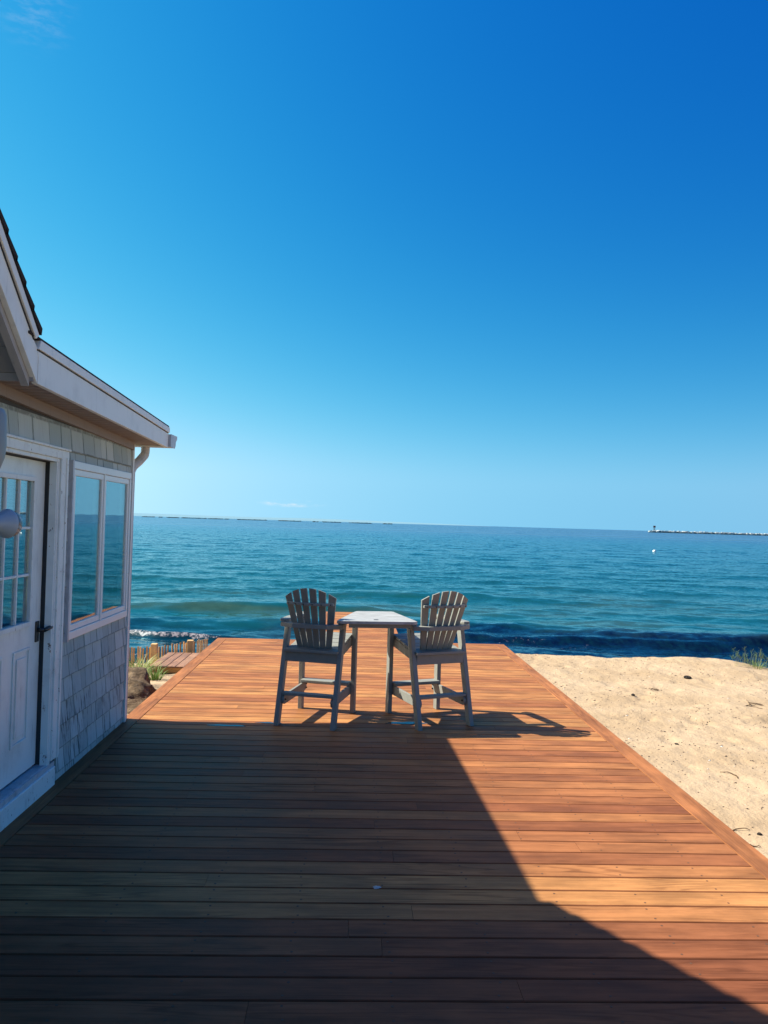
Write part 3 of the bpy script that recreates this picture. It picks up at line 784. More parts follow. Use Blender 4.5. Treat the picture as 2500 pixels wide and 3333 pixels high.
# downspout: outlet elbow then a pipe behind the corner board
dp = MB(); pth = [(-1.87, 6.93, 2.40), (-1.87, 6.93, 2.335), (-1.873, 6.92, 2.30), (-1.90, 6.84, 2.235), (-1.925, 6.77, 2.19), (-1.935, 6.735, 2.14), (-1.935, 6.73, 1.9), (-1.935, 6.73, -.2)]
dense = []
for a, b in zip(pth[:-1], pth[1:]):
    n = max(1, int((Vector(b)-Vector(a)).length/.009)) if a[2] > 2.15 else 1
    for i in range(n): dense.append(Vector(a).lerp(Vector(b), i/n))
dense.append(Vector(pth[-1])); rad = [.037+(.0025 if (i//1) % 2 == 0 and p.z > 2.17 else 0) for i, p in enumerate(dense)]
dp.tube(dense, rad, 12); dp.build('downspout', M_metalw, house)

# ---- door
dr = MB(); DX = WX-.072
dr_parts = MB()
yA, yB = 4.085, 4.985; zA, zB = .165, 2.08
gl = (4.26, 4.80, 1.09, 1.95)    # glazed opening
for (a, b, c, d) in ((yA, gl[0], zA, zB), (gl[1], yB, zA, zB), (gl[0], gl[1], gl[3], zB), (gl[0], gl[1], zA, gl[2])):
    dr.box(DX-.04, DX, a, b, c, d)
door = dr.build('door', M_door, house)
for (a, b) in ((4.24, 4.46), (4.60, 4.83)):     # two raised lower panels
    mb = MB(); c, d = .36, .93
    for (p, q, r, s_) in ((a, b, d-.018, d), (a, b, c, c+.018), (a, a+.018, c+.018, d-.018), (b-.018, b, c+.018, d-.018)):
        mb.box(DX, DX+.009, p, q, r, s_)
    mb.prism([(a+.05, c+.05), (b-.05, c+.05), (b-.05, d-.05), (a+.05, d-.05)], 'x', DX, DX+.007)
    mb.build('door_panel', M_door, door, bevel=.003)
mb = MB()
a, b, c, d = gl
for (p, q, r, s_) in ((a-.02, b+.02, d, d+.028), (a-.02, b+.02, c-.03, c), (a-.02, a+.004, c, d), (b-.004, b+.02, c, d)): mb.box(DX, DX+.014, p, q, r, s_)
for i in (1, 2):
    yv = a+(b-a)*i/3; mb.box(DX-.018, DX+.004, yv-.007, yv+.007, c+.0, d)
    zv = c+(d-c)*i/3
    for j in range(3):
        ya = a+(b-a)*j/3+.0075; yb2 = a+(b-a)*(j+1)/3-.0075
        mb.box(DX-.017, DX+.002, ya, yb2, zv-.008, zv+.008)
mb.build('muntin', M_peel, door, bevel=.002)
a, b, c, d = gl
for i in range(3):
    for j in range(3):
        mb = MB(); mb.box(DX-.012, DX-.009, a+(b-a)*i/3+.0, a+(b-a)*(i+1)/3-.001, c+(d-c)*j/3, c+(d-c)*(j+1)/3-.001)
        mb.build('pane', M_glass, door)
mb = MB(); hy = 4.93
mb.box(DX, DX+.010, hy-.022, hy+.024, .945, 1.075)
mb.build('lock_plate', M_handle, door, bevel=.003)
mb = MB(); mb.tube([(DX+.008, hy, 1.02), (DX+.05, hy, 1.02)], .013, 12)
mb.tube([(DX+.052, hy, 1.02), (DX+.058, hy+.03, 1.026), (DX+.062, hy+.07, 1.03), (DX+.055, hy+.105, 1.022), (DX+.045, hy+.115, 1.015)], [.013, .014, .015, .016, .012], 10)
mb.build('door_handle', M_handle, door, smooth=True)
mb = MB(); mb.box(DX-.04, DX-.012, 4.9855, 5.0, .15, 2.085); mb.build('door_gap', M_black, house)
# curtains, blinds inside
mb = MB()
for i in range(46): mb.box(DX-.10, DX-.085, 4.10, 4.95, 1.06+i*.021, 1.062+i*.021+.012)
mb.build('blind', M_curtain, house)
mb = MB()
def curtain(y0, y1, z0, z1, xx, amp=.02, lam=.07):
    n = 60; vs = []; fs = []
    for i in range(n+1):
        y = y0+(y1-y0)*i/n; x = xx+amp*math.sin(2*math.pi*y/lam)
        vs += [(x, y, z0), (x, y, z1)]
    for i in range(n): fs.append((2*i, 2*i+1, 2*i+3, 2*i+2))
    mb.add(vs, fs)
curtain(5.28, 5.50, .95, 2.1, WX-.22); mb.build('curtain', M_curtain, house)
mb = MB(); curtain(6.42, 6.54, .95, 2.1, WX-.22); mb.build('curtain', M_curtain, house)
# door frame: jamb, casing, head, threshold
mb = MB()
mb.box(DX-.03, WX+.004, 5.0005, 5.024, .15, 2.109); mb.box(DX-.03, WX+.004, 4.036, 4.0595, .15, 2.109)
mb.box(DX-.03, WX+.004, 4.0605, 5.0, 2.086, 2.109)
mb.box(WX-.045, WX+.001, 4.985, 5.0, .15, 2.085)
mb.build('door_jamb', M_peel, house, bevel=.002)
mb = MB()
mb.box(WX-.02, WX+.016, 5.0245, 5.150, .17, 2.165); mb.box(WX-.02, WX+.016, 3.98, 4.0355, .17, 2.165); mb.box(WX-.02, WX+.016, 4.0356, 5.0244, 2.1095, 2.165)
mb.box(WX-.02, WX+.024, 5.100, 5.118, .17, 2.12); mb.box(WX-.02, WX+.028, 3.975, 5.155, 2.1655, 2.18)
mb.build('door_casing', M_peel, house, bevel=.003)
mb = MB()
mb.box(DX-.03, WX+.006, 4.0, 5.095, .12, .150); 
for i in range(7): mb.box(DX+.0+i*.0095, DX+.005+i*.0095, 4.02, 5.08, .1495, .1545)
mb.build('threshold', M_metalw, house)
mb = MB(); mb.box(WX-.03, WX+.018, 3.9, 5.093, -.02, .1195); mb.build('step_riser', M_peel, house, bevel=.006)
# ---- window
win = MB(); x0, x1 = WX-.05, WX+.020
for (p, q, r, s_) in ((5.225, 6.57, 2.062, 2.115), (5.225, 6.57, .908, .962), (5.225, 5.262, .9625, 2.0615), (6.533, 6.57, .9625, 2.0615), (5.879, 5.907, .9625, 2.0615)):
    win.box(x0, x1, p, q, r, s_)
wf = win.build('window_frame', M_vinyl, house, bevel=.004)
for (a, b) in ((5.2635, 5.8775), (5.9085, 6.5315)):
    s = MB(); w2 = .034
    for (p, q, r, s_) in ((a, b, 2.018, 2.060), (a, b, .964, 1.006), (a, a+w2, 1.0065, 2.0175), (b-w2, b, 1.0065, 2.0175)): s.box(x0+.004, x1-.008, p, q, r, s_)
    s.build('sash', M_vinyl, wf, bevel=.003)
    s = MB(); s.box(x1-.024, x1-.020, a+w2+.0005, b-w2-.0005, 1.0065, 2.0175); s.build('pane', M_glass, wf)
mb = MB()
mb.box(x0+.0, x1+.006, 5.2, 5.2245, .9, 2.118); 
mb.build('window_trim', M_metalw, house)

# ---- twin flood light on the wall
fl = thing('flood_light', 'twin-headed grey outdoor flood light on the house wall by the door', 'lamp', (-1.62, 3.05, 1.8), world=True)
def lathe(mb, prof, m, n=28):
    vs = []; fs = []
    for r, z in prof:
        for k in range(n):
            t = 2*math.pi*k/n; vs.append(m @ Vector((r*math.cos(t), r*math.sin(t), z)))
    for i in range(len(prof)-1):
        for k in range(n): fs.append((i*n+k, i*n+(k+1) % n, (i+1)*n+(k+1) % n, (i+1)*n+k))
    mb.add(vs, fs)
def orient(p, d):
    q = Vector(d).normalized().to_track_quat('Z', 'Y').to_matrix().to_4x4(); q.translation = Vector(p); return q
mt = orient((-1.462, 3.10, 1.712), (.42, 1, -.03))
mb = MB(); lathe(mb, [(.001, -.03), (.02, -.03), (.024, -.01), (.024, .03), (.029, .055), (.042, .080), (.056, .104), (.0605, .114), (.0605, .120), (.056, .121)], mt); mb.build('bulb_housing', M_lampmetal, fl, smooth=True)
mb = MB(); lathe(mb, [(.0585, .119), (.0565, .133), (.050, .150), (.038, .158), (.02, .162), (.001, .163)], mt); mb.build('lens', M_lens, fl, smooth=True)
mt = orient((-1.472, 3.14, 2.175), (.05, -.1, -1))
mb = MB(); lathe(mb, [(.001, 0), (.035, 0), (.055, .008), (.064, .03), (.067, .15), (.062, .20), (.045, .25), (.02, .275), (.001, .28)], mt); mb.build('lamp_head', Mat('lamp_grey', (.24, .29, .29), .5).m, fl, smooth=True)
mb = MB(); mb.tube([(-1.9, 3.0, 1.85), (-1.72, 3.02, 1.85), (-1.52, 3.06, 1.80), (-1.465, 3.08, 1.72)], .018, 10); mb.tube([(-1.6, 3.04, 1.83), (-1.48, 3.1, 1.88), (-1.46, 3.13, 1.96)], .018, 10); mb.build('arm', M_handle, fl, smooth=True)
mb = MB(); lathe(mb, [(.001, 0), (.065, 0), (.065, .03), (.05, .045), (.001, .045)], orient((-1.9, 3.0, 1.85), (1, 0, 0))); mb.build('base_plate', M_handle, fl, smooth=True)

# ================================================================== CHAIRS
def rotx(a, c=(0, 0, 0)): return Matrix.Translation(Vector(c)) @ Matrix.Rotation(a, 4, 'X') @ Matrix.Translation(-Vector(c))
def make_chair():
    t = thing('adirondack_chair', '', 'chair', (0, 0, 0), group='tall fan-backed chairs joined by the table')
    BV = .003
    for sx in (-1, 1):
        xa, xb = sorted((sx*.232, sx*.272))
        m = MB(); m.prism([(.278, 0), (.342, 0), (.342, .869), (.278, .869)], 'x', xa, xb); m.build('leg', M_poly, t, bevel=BV)
        m = MB(); m.prism([(-.352, 0), (-.280, 0), (-.052, .8695), (-.124, .8695)], 'x', xa, xb); m.build('leg', M_poly, t, bevel=BV)
        # side seat rail, rising to the front
        xi, xj = sorted((sx*.209, sx*.2315))
        m = MB(); m.prism([(-.15, .545), (.10, .585), (.335, .625), (.34, .675), (.30, .70), (.22, .685), (0, .640), (-.165, .618)], 'x', xi, xj); m.build('seat_rail', M_poly, t, bevel=BV)
        # lower brace with rounded ends
        pts = []
        for a in range(7): th = math.pi/2+math.pi*a/6; pts.append((-.245+.035*math.cos(th), .205+.040*math.sin(th)))
        pts += [(.29, .172), (.325, .185), (.338, .21), (.338, .235), (.325, .256)]
        m = MB(); m.prism(pts, 'x', xi, xj); br = m.build('brace', M_poly, t, bevel=BV)
        xk = xi if sx > 0 else xj
        for (yy, zz) in ((.315, .235), (.315, .195), (-.245, .205)):
            m = MB(); m.tube([(xk-sx*.001, yy, zz), (xk-sx*.006, yy, zz)], .009, 8); m.tube([(xk-sx*.006, yy, zz), (xk-sx*.012, yy, zz)], .005, 6)
            m.build('bolt', M_bolt, br)
        # arm: broad board with rounded ends
        cx = sx*.263
        pts = [(cx-.04, -.17), (cx-.03, -.20), (cx+.025, -.20), (cx+.04, -.17), (cx+.046, .10), (cx+.05, .30), (cx+.043, .36), (cx+.02, .39), (cx-.03, .39), (cx-.045, .36), (cx-.05, .30), (cx-.046, .10)]
        m = MB(); m.prism(pts, 'z', .870, .8955); m.build('arm', M_poly, t, bevel=.006)
    m = MB(); m.box(-.2315, .2315, -.205, -.182, .530, .612, ax=0); m.build('rear_apron', M_poly, t, bevel=BV)
    m = MB(); m.box(-.2085, .2085, .305, .327, .61, .665, ax=0); m.build('front_apron', M_poly, t, bevel=BV)
    m = MB(); m.box(-.2315, .2315, -.275, -.205, .2455, .272, ax=0); m.build('stretcher', M_poly, t, bevel=.005)
    m = MB(); m.box(-.2315, .2315, .215, .325, .2575, .287, ax=0); m.build('footrest', M_poly, t, bevel=.006)
    # seat slats: follow the rail's rise, rounded over at the front
    m = MB()
    sl = [(-.232, -.125, .615, .626), (-.03, .052, .637, .654), (.060, .142, .656, .673), (.150, .232, .675, .692), (.240, .318, .693, .7055), (.325, .365, .7055, .690)]
    sl[0:1] = [(-.232, -.120, .6165, .624), (-.112, -.038, .626, .637)]
    for i, (a, b, za, zb) in enumerate(sl):
        hw = .2310
        if i == 0: m.prism([(a, za), (b, zb), (b, zb+.024), (a, za+.024)], 'x', -.246, .246)
        else: m.prism([(a, za), (b, zb), (b, zb+.022), (a, za+.022)], 'x', -hw, hw)
    m.build('seat', M_poly, t, bevel=.003)
    # fan back: six slats, concave towards the sitter
    z0, z1 = .640, 1.185
    def back_y(z): return -.112-.40*(z-z0)
    m = MB()
    for i in range(6):
        u = (i-2.5)/2.5                     # -1..1
        xb_, xt_ = u*.130, u*.200
        wb, wt = .0235, .0295
        scoopb, scoopt = .010*u*u, .045*u*u
        tl = .070*u*u
        def topz(x): return z1-.085*(x/.23)**2
        n = 8
        vs = []
        for j in range(n+1):
            q = j/n
            xc = xb_+(xt_-xb_)*q; hw = wb+(wt-wb)*q
            for s_ in (-1, 1):
                x = xc+s_*hw
                zt_ = topz(xt_+s_*wt) if True else z1
                z = z0+(zt_-z0)*q
                # slat faces follow the fan's curve
                yy = back_y(z)+(scoopb+(scoopt-scoopb)*q)+s_*u*hw*.22
                vs.append((x, yy, z)); vs.append((x, yy-.021, z))
        fs = []
        for j in range(n):
            o = j*4
            fs += [(o, o+2, o+6, o+4), (o+1, o+5, o+7, o+3), (o, o+4, o+5, o+1), (o+2, o+3, o+7, o+6)]
        fs += [(0, 1, 3, 2), (n*4, n*4+2, n*4+3, n*4+1)]
        m.add(vs, fs)
    m.build('backrest', M_poly, t, bevel=.003)
    # curved upper rail and the angular arm-level rail behind the slats
    m = MB(); n = 14; vs = []; fs = []
    zr_ = 1.045
    for j in range(n+1):
        u = -1+2*j/n; x = u*.212
        yi = back_y(zr_)-.0225+.040*(x/.19)**2*.95; yo = yi-.040+.012*u*u
        for (yy, zz) in ((yi, zr_-.012), (yo, zr_-.012), (yo, zr_+.012), (yi, zr_+.012)): vs.append((x, yy, zz))
    for j in range(n):
        o = j*4
        for k in range(4): fs.append((o+k, o+(k+1) % 4, o+4+(k+1) % 4, o+4+k))
    fs += [(0, 1, 2, 3), (n*4+3, n*4+2, n*4+1, n*4)]
    m.add(vs, fs); ur = m.build('back_rail', M_poly, t, bevel=.003)
    for x in (-.19, -.115, -.04, .04, .115, .19): 
        yo = back_y(zr_)-.0225+.038*(x/.19)**2-.040+.012*(x/.212)**2
        m = MB(); m.tube([(x, yo+.002, zr_-.001), (x, yo-.003, zr_-.001)], .006, 8)
        m.build('bolt', M_bolt, ur)
    m = MB(); m.prism([(-.283, -.175), (-.283, -.215), (-.155, -.283), (.155, -.283), (.283, -.215), (.283, -.175), (.20, -.175), (.15, -.225), (-.15, -.225), (-.20, -.175)], 'z', .832, .8695)
    m.build('arm_rail', M_poly, t, bevel=.003)
    return t
def copy_tree(o, parent=None):
    c = o.copy(); COL.objects.link(c)
    if parent: c.parent = parent
    for ch in list(o.children): copy_tree(ch, c)
    return c
chL = make_chair(); chR = copy_tree(chL)
chL.location = (-.276, 6.888, .0); chL.rotation_euler = (0, 0, -R(15.2))
chR.location = (.730, 6.946, .0); chR.rotation_euler = (0, 0, R(21.8))
tag(chL, 'tall grey fan-backed plastic chair on the house side of the table, its back in shade')
tag(chR, 'tall grey fan-backed plastic chair on the sand side of the table, slat edges sunlit')

# ---- connecting table
tb = thing('connecting_table', 'pale weathered trapezoid table top bridging the arms of two tall chairs', 'table', (.232, 6.86, 0), R(4.2))
def T(p):  # world to local
    d = Vector((p[0]-.232, p[1]-6.86, 0)); c, s = math.cos(-R(4.2)), math.sin(-R(4.2))
    return (d.x*c-d.y*s, d.x*s+d.y*c)
cor = [T(p) for p in ((-.118, 6.462), (.582, 6.52), (.40, 7.245), (.052, 7.215))]
A, B, C_, D = cor
m = MB(); n = 8; zt = .925
for i in range(n):
    q0, q1 = i/n, (i+1)/n
    g2 = .0065
    def lp(P, Q, q): return (P[0]+(Q[0]-P[0])*q, P[1]+(Q[1]-P[1])*q)
    a, b, c, d = lp(A, D, q0), lp(B, C_, q0), lp(B, C_, q1), lp(A, D, q1)
    a = (a[0], a[1]+g2*(i > 0)); b = (b[0], b[1]+g2*(i > 0))
    pts = [a, b, c, d]
    if i == 0: pts = [(a[0]+.04, a[1]), (b[0]-.035, b[1]), (b[0]-.006, b[1]+.022), c, d, (a[0]+.008, a[1]+.022)]
    if i == n-1: pts = [a, b, (c[0]+.004, c[1]-.02), (c[0]-.02, c[1]), (d[0]+.02, d[1]), (d[0]-.002, d[1]-.02)]
    m.prism(pts, 'z', zt-.026, zt, tone=random.random())
m.build('tabletop', M_top, tb, bevel=.003)
m = MB(); m.box(-.265, .265, A[1]+.045, A[1]+.068, .862, zt-.0265); m.build('apron', M_poly, tb, bevel=.003)
m = MB(); m.box(-.115, .115, D[1]-.07, D[1]-.048, .862, zt-.0265)
m.build('apron', M_poly, tb, bevel=.003)
m = MB(); hx, hy = T((.223, 6.60)); ring = [(hx+.021*math.cos(a*math.pi/12), hy+.021*math.sin(a*math.pi/12)) for a in range(24)]
m.prism(ring, 'z', zt-.004, zt+.0012); m.build('umbrella_hole_cap', M_bolt, tb)
for sx in (-1, 1):
    m = MB()
    xx = sx*.30
    m.prism([(xx-.02, -.33), (xx+.02, -.33), (xx-sx*.11+.02, .12), (xx-sx*.11-.02, .12)] if sx > 0 else [(xx-.02, -.33), (xx+.02, -.33), (xx+.11+.02, .12), (xx+.11-.02, .12)], 'z', .8965, zt-.0265)
    m.build('cleat', M_poly, tb)

# ================================================================== SMALL THINGS ON DECK
sm = MB(); n = 18; vs = [(0, 0, .007)]; fs = []
for r, z in ((.6, .006), (1, .001)):
    for k in range(n): a = 2*math.pi*k/n; q = 1+.22*math.sin(3*a+1)+.1*math.sin(5*a); vs.append(((.019*r*q)*math.cos(a), .013*r*q*math.sin(a), z))
for k in range(n): fs.append((0, 1+k, 1+(k+1) % n)); fs.append((1+k, 1+n+k, 1+n+(k+1) % n, 1+(k+1) % n))
sm.add(vs, fs); shell = sm.build('shell_fragment', Mat('shell_white', (.40, .38, .36), .5).m, smooth=True); shell.location = (.166, 3.72, .0)
tag(shell, 'tiny white shell fragment lying on the shaded deck boards', 'shell')
pm = Mat('wet_film', (.02, .03, .04), .04, .5).m
for (x, y, a, b, sd_) , lb in zip(((.52, 6.78, .15, .045, 1), (-1.02, 6.59, .13, .03, 2), (-.67, 6.70, .10, .022, 3)),
        ('small puddle reflecting blue sky by the rear foot of the sand-side chair', 'thin puddle on deck boards nearest the house in its shadow edge', 'thin puddle on deck boards just left of the house-side chair')):
    m = MB(); n = 40; vs = []
    for k in range(n):
        th = 2*math.pi*k/n; q = 1+.25*math.sin(2*th+sd_)+.15*math.sin(5*th+sd_*2)+.08*math.sin(9*th)
        vs.append((a*q*math.cos(th), b*q*math.sin(th), 0))
    vs += [(v[0]*.97, v[1]*.97, .0016) for v in vs]
    m.add(vs, [tuple(range(n, 2*n))]+[(i, (i+1) % n, n+(i+1) % n, n+i) for i in range(n)])
    o = m.build('puddle', pm); o.location = (x, y, .0004); tag(o, lb, 'puddle')

# ================================================================== PLANTS, ROCKS, FENCE
def blob_rock(name, loc, size, mat, seed, sub=3, rough=.25, parent=None, flat=0):
    bm = bmesh.new(); bmesh.ops.create_icosphere(bm, subdivisions=sub, radius=1)
    rr = random.Random(seed); planes = []
    for _ in range(11):
        v = Vector((rr.gauss(0, 1), rr.gauss(0, 1), rr.gauss(0, .8))).normalized(); planes.append((v, rr.uniform(.72, .95)))
    for v in bm.verts:
        p = v.co.copy()
        for nn, d in planes:
            k = p.dot(nn)
            if k > d: p -= nn*(k-d)*.9
        q = 1+rough*.4*(float(fbm(np.array(p.x*2.3+seed), np.array(p.y*2.3+p.z*1.7), seed))-.5)
        v.co = Vector((p.x*size[0]*q, p.y*size[1]*q, p.z*size[2]*q))
    me = bpy.data.meshes.new(name); bm.to_mesh(me); bm.free(); me.materials.append(mat)
    if sub > 2: me.polygons.foreach_set('use_smooth', [True]*len(me.polygons))
    o = bpy.data.objects.new(name, me); COL.objects.link(o); o.location = loc
    if parent: o.parent = parent
    return o
b = blob_rock('boulder', (-2.66, 9.15, -.42), (.52, .72, .38), M_boulder, 5, 5, 1.3); b.rotation_euler = (0, R(8), R(12)); tag(b, 'large brown boulder half buried between the house corner and the deck', 'boulder')
b = blob_rock('boulder', (-2.40, 8.25, -.42), (.36, .42, .22), M_boulder, 17, 5, 1.3); b.rotation_euler = (R(6), 0, R(40)); tag(b, 'smaller broken brown rock between the large boulder and the flat sandy rock', 'rock')
b = blob_rock('boulder', (-2.50, 7.72, -.36), (.52, .50, .13), rock_mat('pale_boulder', (.38, .28, .18), (.52, .40, .27)), 9, 4); tag(b, 'low flat sandy rock at the foot of the house corner', 'rock')

def blades(mb, cx, cy, z, n, h, spread, rr, wd=.004, lean=(.0, .0), tone=(0, 1), droop=.5):
    for _ in range(n):
        a = rr.uniform(0, 2*math.pi); r = spread*.35*rr.random()**.5
        p = Vector((cx+r*math.cos(a), cy+r*math.sin(a), z-.03))
        a2 = a+rr.uniform(-.6, .6); hh = h*rr.uniform(.5, 1.1); out_ = spread*rr.uniform(.2, 1.2)
        dx, dy = math.cos(a2)*out_+lean[0]*hh, math.sin(a2)*out_+lean[1]*hh
        sd2 = Vector((-math.sin(a2+rr.uniform(-1, 1)), math.cos(a2), 0)).normalized()*wd*rr.uniform(.7, 1.3)
        vs = []; ns = 6; ti = rr.uniform(*tone)
        for i in range(ns+1):
            q = i/ns; zz = hh*(q-droop*.45*q**3)
            c = p+Vector((dx*q**1.7, dy*q**1.7, zz)); w_ = 1-q**2*.95
            vs += [c-sd2*w_, c+sd2*w_]
        mb.add(vs, [(2*i, 2*i+1, 2*i+3, 2*i+2) for i in range(ns)], None, ti)
rr = random.Random(21)
for (x, y, n, h, sp, lb, tn, wd) in ((-2.82, 9.95, 170, .46, .34, 'dense green beach grass tuft behind the brown boulder', (0, .85), .006),
                                 (-3.12, 9.25, 90, .62, .40, 'tall arching beach grass half hidden behind the house corner', (0, .7), .006),
                                 (-2.66, 10.75, 80, .30, .22, 'small bright green beach grass tuft in front of the landing', (0, .6), .006),
                                 (-3.08, 11.5, 150, .40, .36, 'yellowing beach grass clump at the base of the lath fence', (.3, 1), .006)):
    m = MB(); blades(m, x, y, sz(x, y), n, h, sp, rr, wd, tone=tn)
    o = m.build('beach_grass', M_grass, fix=False); tag(o, lb, 'grass tuft')
for (x, y, n, h, sp, lb, tn, wd) in ((5.88, 10.9, 90, .16, .24, 'sparse tall seed grass on the sand rim at the right', (.1, .7), .0022),
                                 (6.12, 10.6, 150, .13, .22, 'low bushy yellow-green grass at the right edge of the sand rim', (.3, .9), .006)):
    m = MB(); blades(m, x, y, sz(x, y), n, h, sp, rr, wd, tone=tn, droop=.15)
    if wd < .003:
        for _ in range(26):  # seed heads
            a = rr.uniform(0, 6.28); q = rr.uniform(.05, .33); px, py = x+q*math.cos(a)-.15, y+q*math.sin(a)*.6; hz = rr.uniform(.12, .27)
            z0_ = sz(px, py)
            m.tube([(px, py, z0_-.03), (px+.02, py, z0_+hz*.6), (px+.05*math.cos(a), py, z0_+hz)], .0013, 4, tone=.8)
            for j in range(7):
                zz = z0_+hz*(.7+.3*j/7); ca = rr.uniform(0, 6.28)
                m.tube([(px+.04*math.cos(a), py, zz), (px+.04*math.cos(a)+.03*math.cos(ca), py+.03*math.sin(ca), zz+.03)], .0011, 3, tone=.45)
    o = m.build('beach_grass', M_grass, fix=False); tag(o, lb, 'grass tuft')
# lath fence
fe = thing('lath_fence', 'weathered wood lath snow fence on posts beside the low landing', 'fence', (-3.2, 12.9, -.9), world=True)
line = [(-4.7, 12.75), (-3.28, 12.85), (-2.95, 13.15), (-2.62, 13.4), (-2.5, 13.8)]
pk = MB(); wires = MB(); acc = 0; pts = []
for (a, b) in zip(line[:-1], line[1:]):
    L = math.hypot(b[0]-a[0], b[1]-a[1]); n = int(L/.05)
    for i in range(n):
        q = i/n; x, y = a[0]+(b[0]-a[0])*q, a[1]+(b[1]-a[1])*q; zt_ = -.36+.05*math.sin(x*2.2)-.05*max(0, y-12.9)+rr.uniform(-.02, .02); tl = rr.uniform(-.03, .03)
        ang = math.atan2(b[1]-a[1], b[0]-a[0])
        mtx = Matrix.Translation((x, y, 0)) @ Matrix.Rotation(ang, 4, 'Z') @ Matrix.Rotation(tl, 4, 'Y')
        pk.box(-.013, .013, -.004, .004, -1.45, zt_, mtx, ax=2)
        pts.append(Vector((x, y, zt_-.12)))
for dz in (0, -.45): 
    wires.tube([p+Vector((0, .006, dz)) for p in pts], .0022, 4)
pk.build('picket_lath', M_fencewood, fe); wires.build('wire', Mat('fence_wire', (.12, .11, .1), .5, .5, .8).m, fe)
for (x, y, zt_) in ((-3.20, 12.80, -.335), (-2.70, 13.22, -.33), (-4.3, 12.73, -.36)):
    m = MB(); m.box(x-.05, x+.05, y-.05, y+.05, -1.6, zt_, ax=2, tone=.85); m.build('post', M_fencewood, fe, bevel=.008)

# ================================================================== BEACH LITTER
rr = random.Random(5)
def twig(pts, r, label, grp=None):
    m = MB(); m.tube(pts, [r*(1-.6*i/(len(pts)-1)) for i in range(len(pts))], 6); return m
def wiggle(x, y, ang, L, n=7, k=.5, rr=rr, zoff=.004):
    p = []; a = ang
    for i in range(n):
        p.append((x, y, sz(x, y)+zoff+(.012 if 0 < i < n-1 else 0)*rr.random())); a += rr.uniform(-k, k); x += L/n*math.cos(a); y += L/n*math.sin(a)
    return p
tw = [(4.45, 8.45, .2, .42, 'branching dry twig lying on the sand below the right rim', True), (4.95, 8.55, -.3, .3, 'short dark twig just right of the branching twig', False),
      (5.35, 8.3, 1.2, .34, 'curved root poking from the sand at the right edge', False), (3.12, 6.02, 1.9, .2, 'thin hooked twig on open sand at the right edge', False),
      (2.53, 4.98, -.4, .16, 'wavy dark twig on sand close beside the deck border', False), (2.52, 4.72, .35, .09, 'short curved twig just below the wavy twig by the deck', False)]
for (x, y, a, L, lb, br) in tw:
    m = MB(); p = wiggle(x, y, a, L); m.tube(p, [.005*(1-.6*i/6) for i in range(7)], 6)
    if br:
        for q in (1, 2, 3, 4): m.tube(wiggle(p[q][0], p[q][1], a+rr.choice((-1, 1))*.7, L*.45, 5), [.003]*5, 5)
    o = m.build('twig', M_twig); tag(o, lb, 'twig')
def clump(x, y, r, lb, n=40, cat='seaweed'):
    m = MB()
    for _ in range(n):
        a = rr.uniform(0, 6.28); q = r*rr.random()**.7; px, py = x+q*math.cos(a), y+q*math.sin(a)*.8
        m.tube(wiggle(px, py, rr.uniform(0, 6.28), r*rr.uniform(.3, .8), 4, .9, rr, .003+.01*rr.random()), [.0028, .0026, .002, .001], 4)
    o = m.build('seaweed_clump', M_weed); tag(o, lb, cat)
clump(2.98, 5.02, .12, 'larger tangled patch of dry seaweed on the sand at right', 70)
clump(2.88, 4.50, .055, 'dense dark seaweed sprig near the right picture edge', 36)
clump(3.75, 9.3, .05, 'small dark seaweed tuft below the sand rim', 24)
st = [(4.47, 10.0, .055, 'dark jagged stone below the sand rim at right'), (3.35, 8.93, .035, 'small dark stone alone in the middle of the upper sand'), (2.50, 4.05, .05, 'flat grey-brown stone nearest the camera beside the deck'),
      (2.62, 4.55, .024, 'pebble between the deck border and the seaweed sprig'), (2.70, 4.68, .022, 'dark pebble just above the lower seaweed sprig'), (3.0, 6.9, .02, 'dark pebble in the middle of the open sand'),
      (2.68, 4.88, .02, 'dark pebble left of the tangled seaweed patch'), (2.38, 8.35, .028, 'dark stone at the deck border edge halfway out')]
for i, (x, y, s, lb) in enumerate(st):
    o = blob_rock('beach_stone', (x, y, sz(x, y)+s*.25), (s, s*.7, s*.5), M_stone, 40+i, 3); o.rotation_euler = (0, 0, i*1.1); tag(o, lb, 'stone')
# uncountable crumbs of shell, weed and gravel
m = MB()
for _ in range(9500):
    x = rr.uniform(2.33, 7.5); y = rr.uniform(3.4, 11.6)
    if x > .62*y+.6: continue
    dn = float(fbm(np.array(x*.9), np.array(y*.9), 90))
    if rr.random() > (dn-.2)*1.9: continue
    s = rr.choice((.0025, .003, .004, .005, .007, .010))*rr.uniform(.7, 1.2); z = sz(x, y)
    a = rr.uniform(0, 6.28); ca, sa = math.cos(a)*s*rr.uniform(1, 2.4), math.sin(a)*s*1.2
    m.add([(x-ca, y-sa, z-s*.2), (x+sa*.5, y-ca*.5, z), (x+ca, y+sa, z-s*.2), (x-sa*.5, y+ca*.5, z), (x, y, z+s*.8)], [(0, 1, 4), (1, 2, 4), (2, 3, 4), (3, 0, 4)], None, rr.random())
cm_ = Mat('beach_crumbs', rough=.9); tn = cm_.n('ShaderNodeAttribute', attribute_name='tone').outputs['Fac']
cm_.set('Base Color', cm_.cramp(tn, [(0, (.03, .02, .015)), (.7, (.11, .07, .045)), (.86, (.2, .13, .08)), (1, (.62, .56, .5))]))
o = m.build('beach_litter', cm_.m); tag(o, 'scattered crumbs of weed, gravel and shell over the sand', 'beach litter', None, 'stuff')

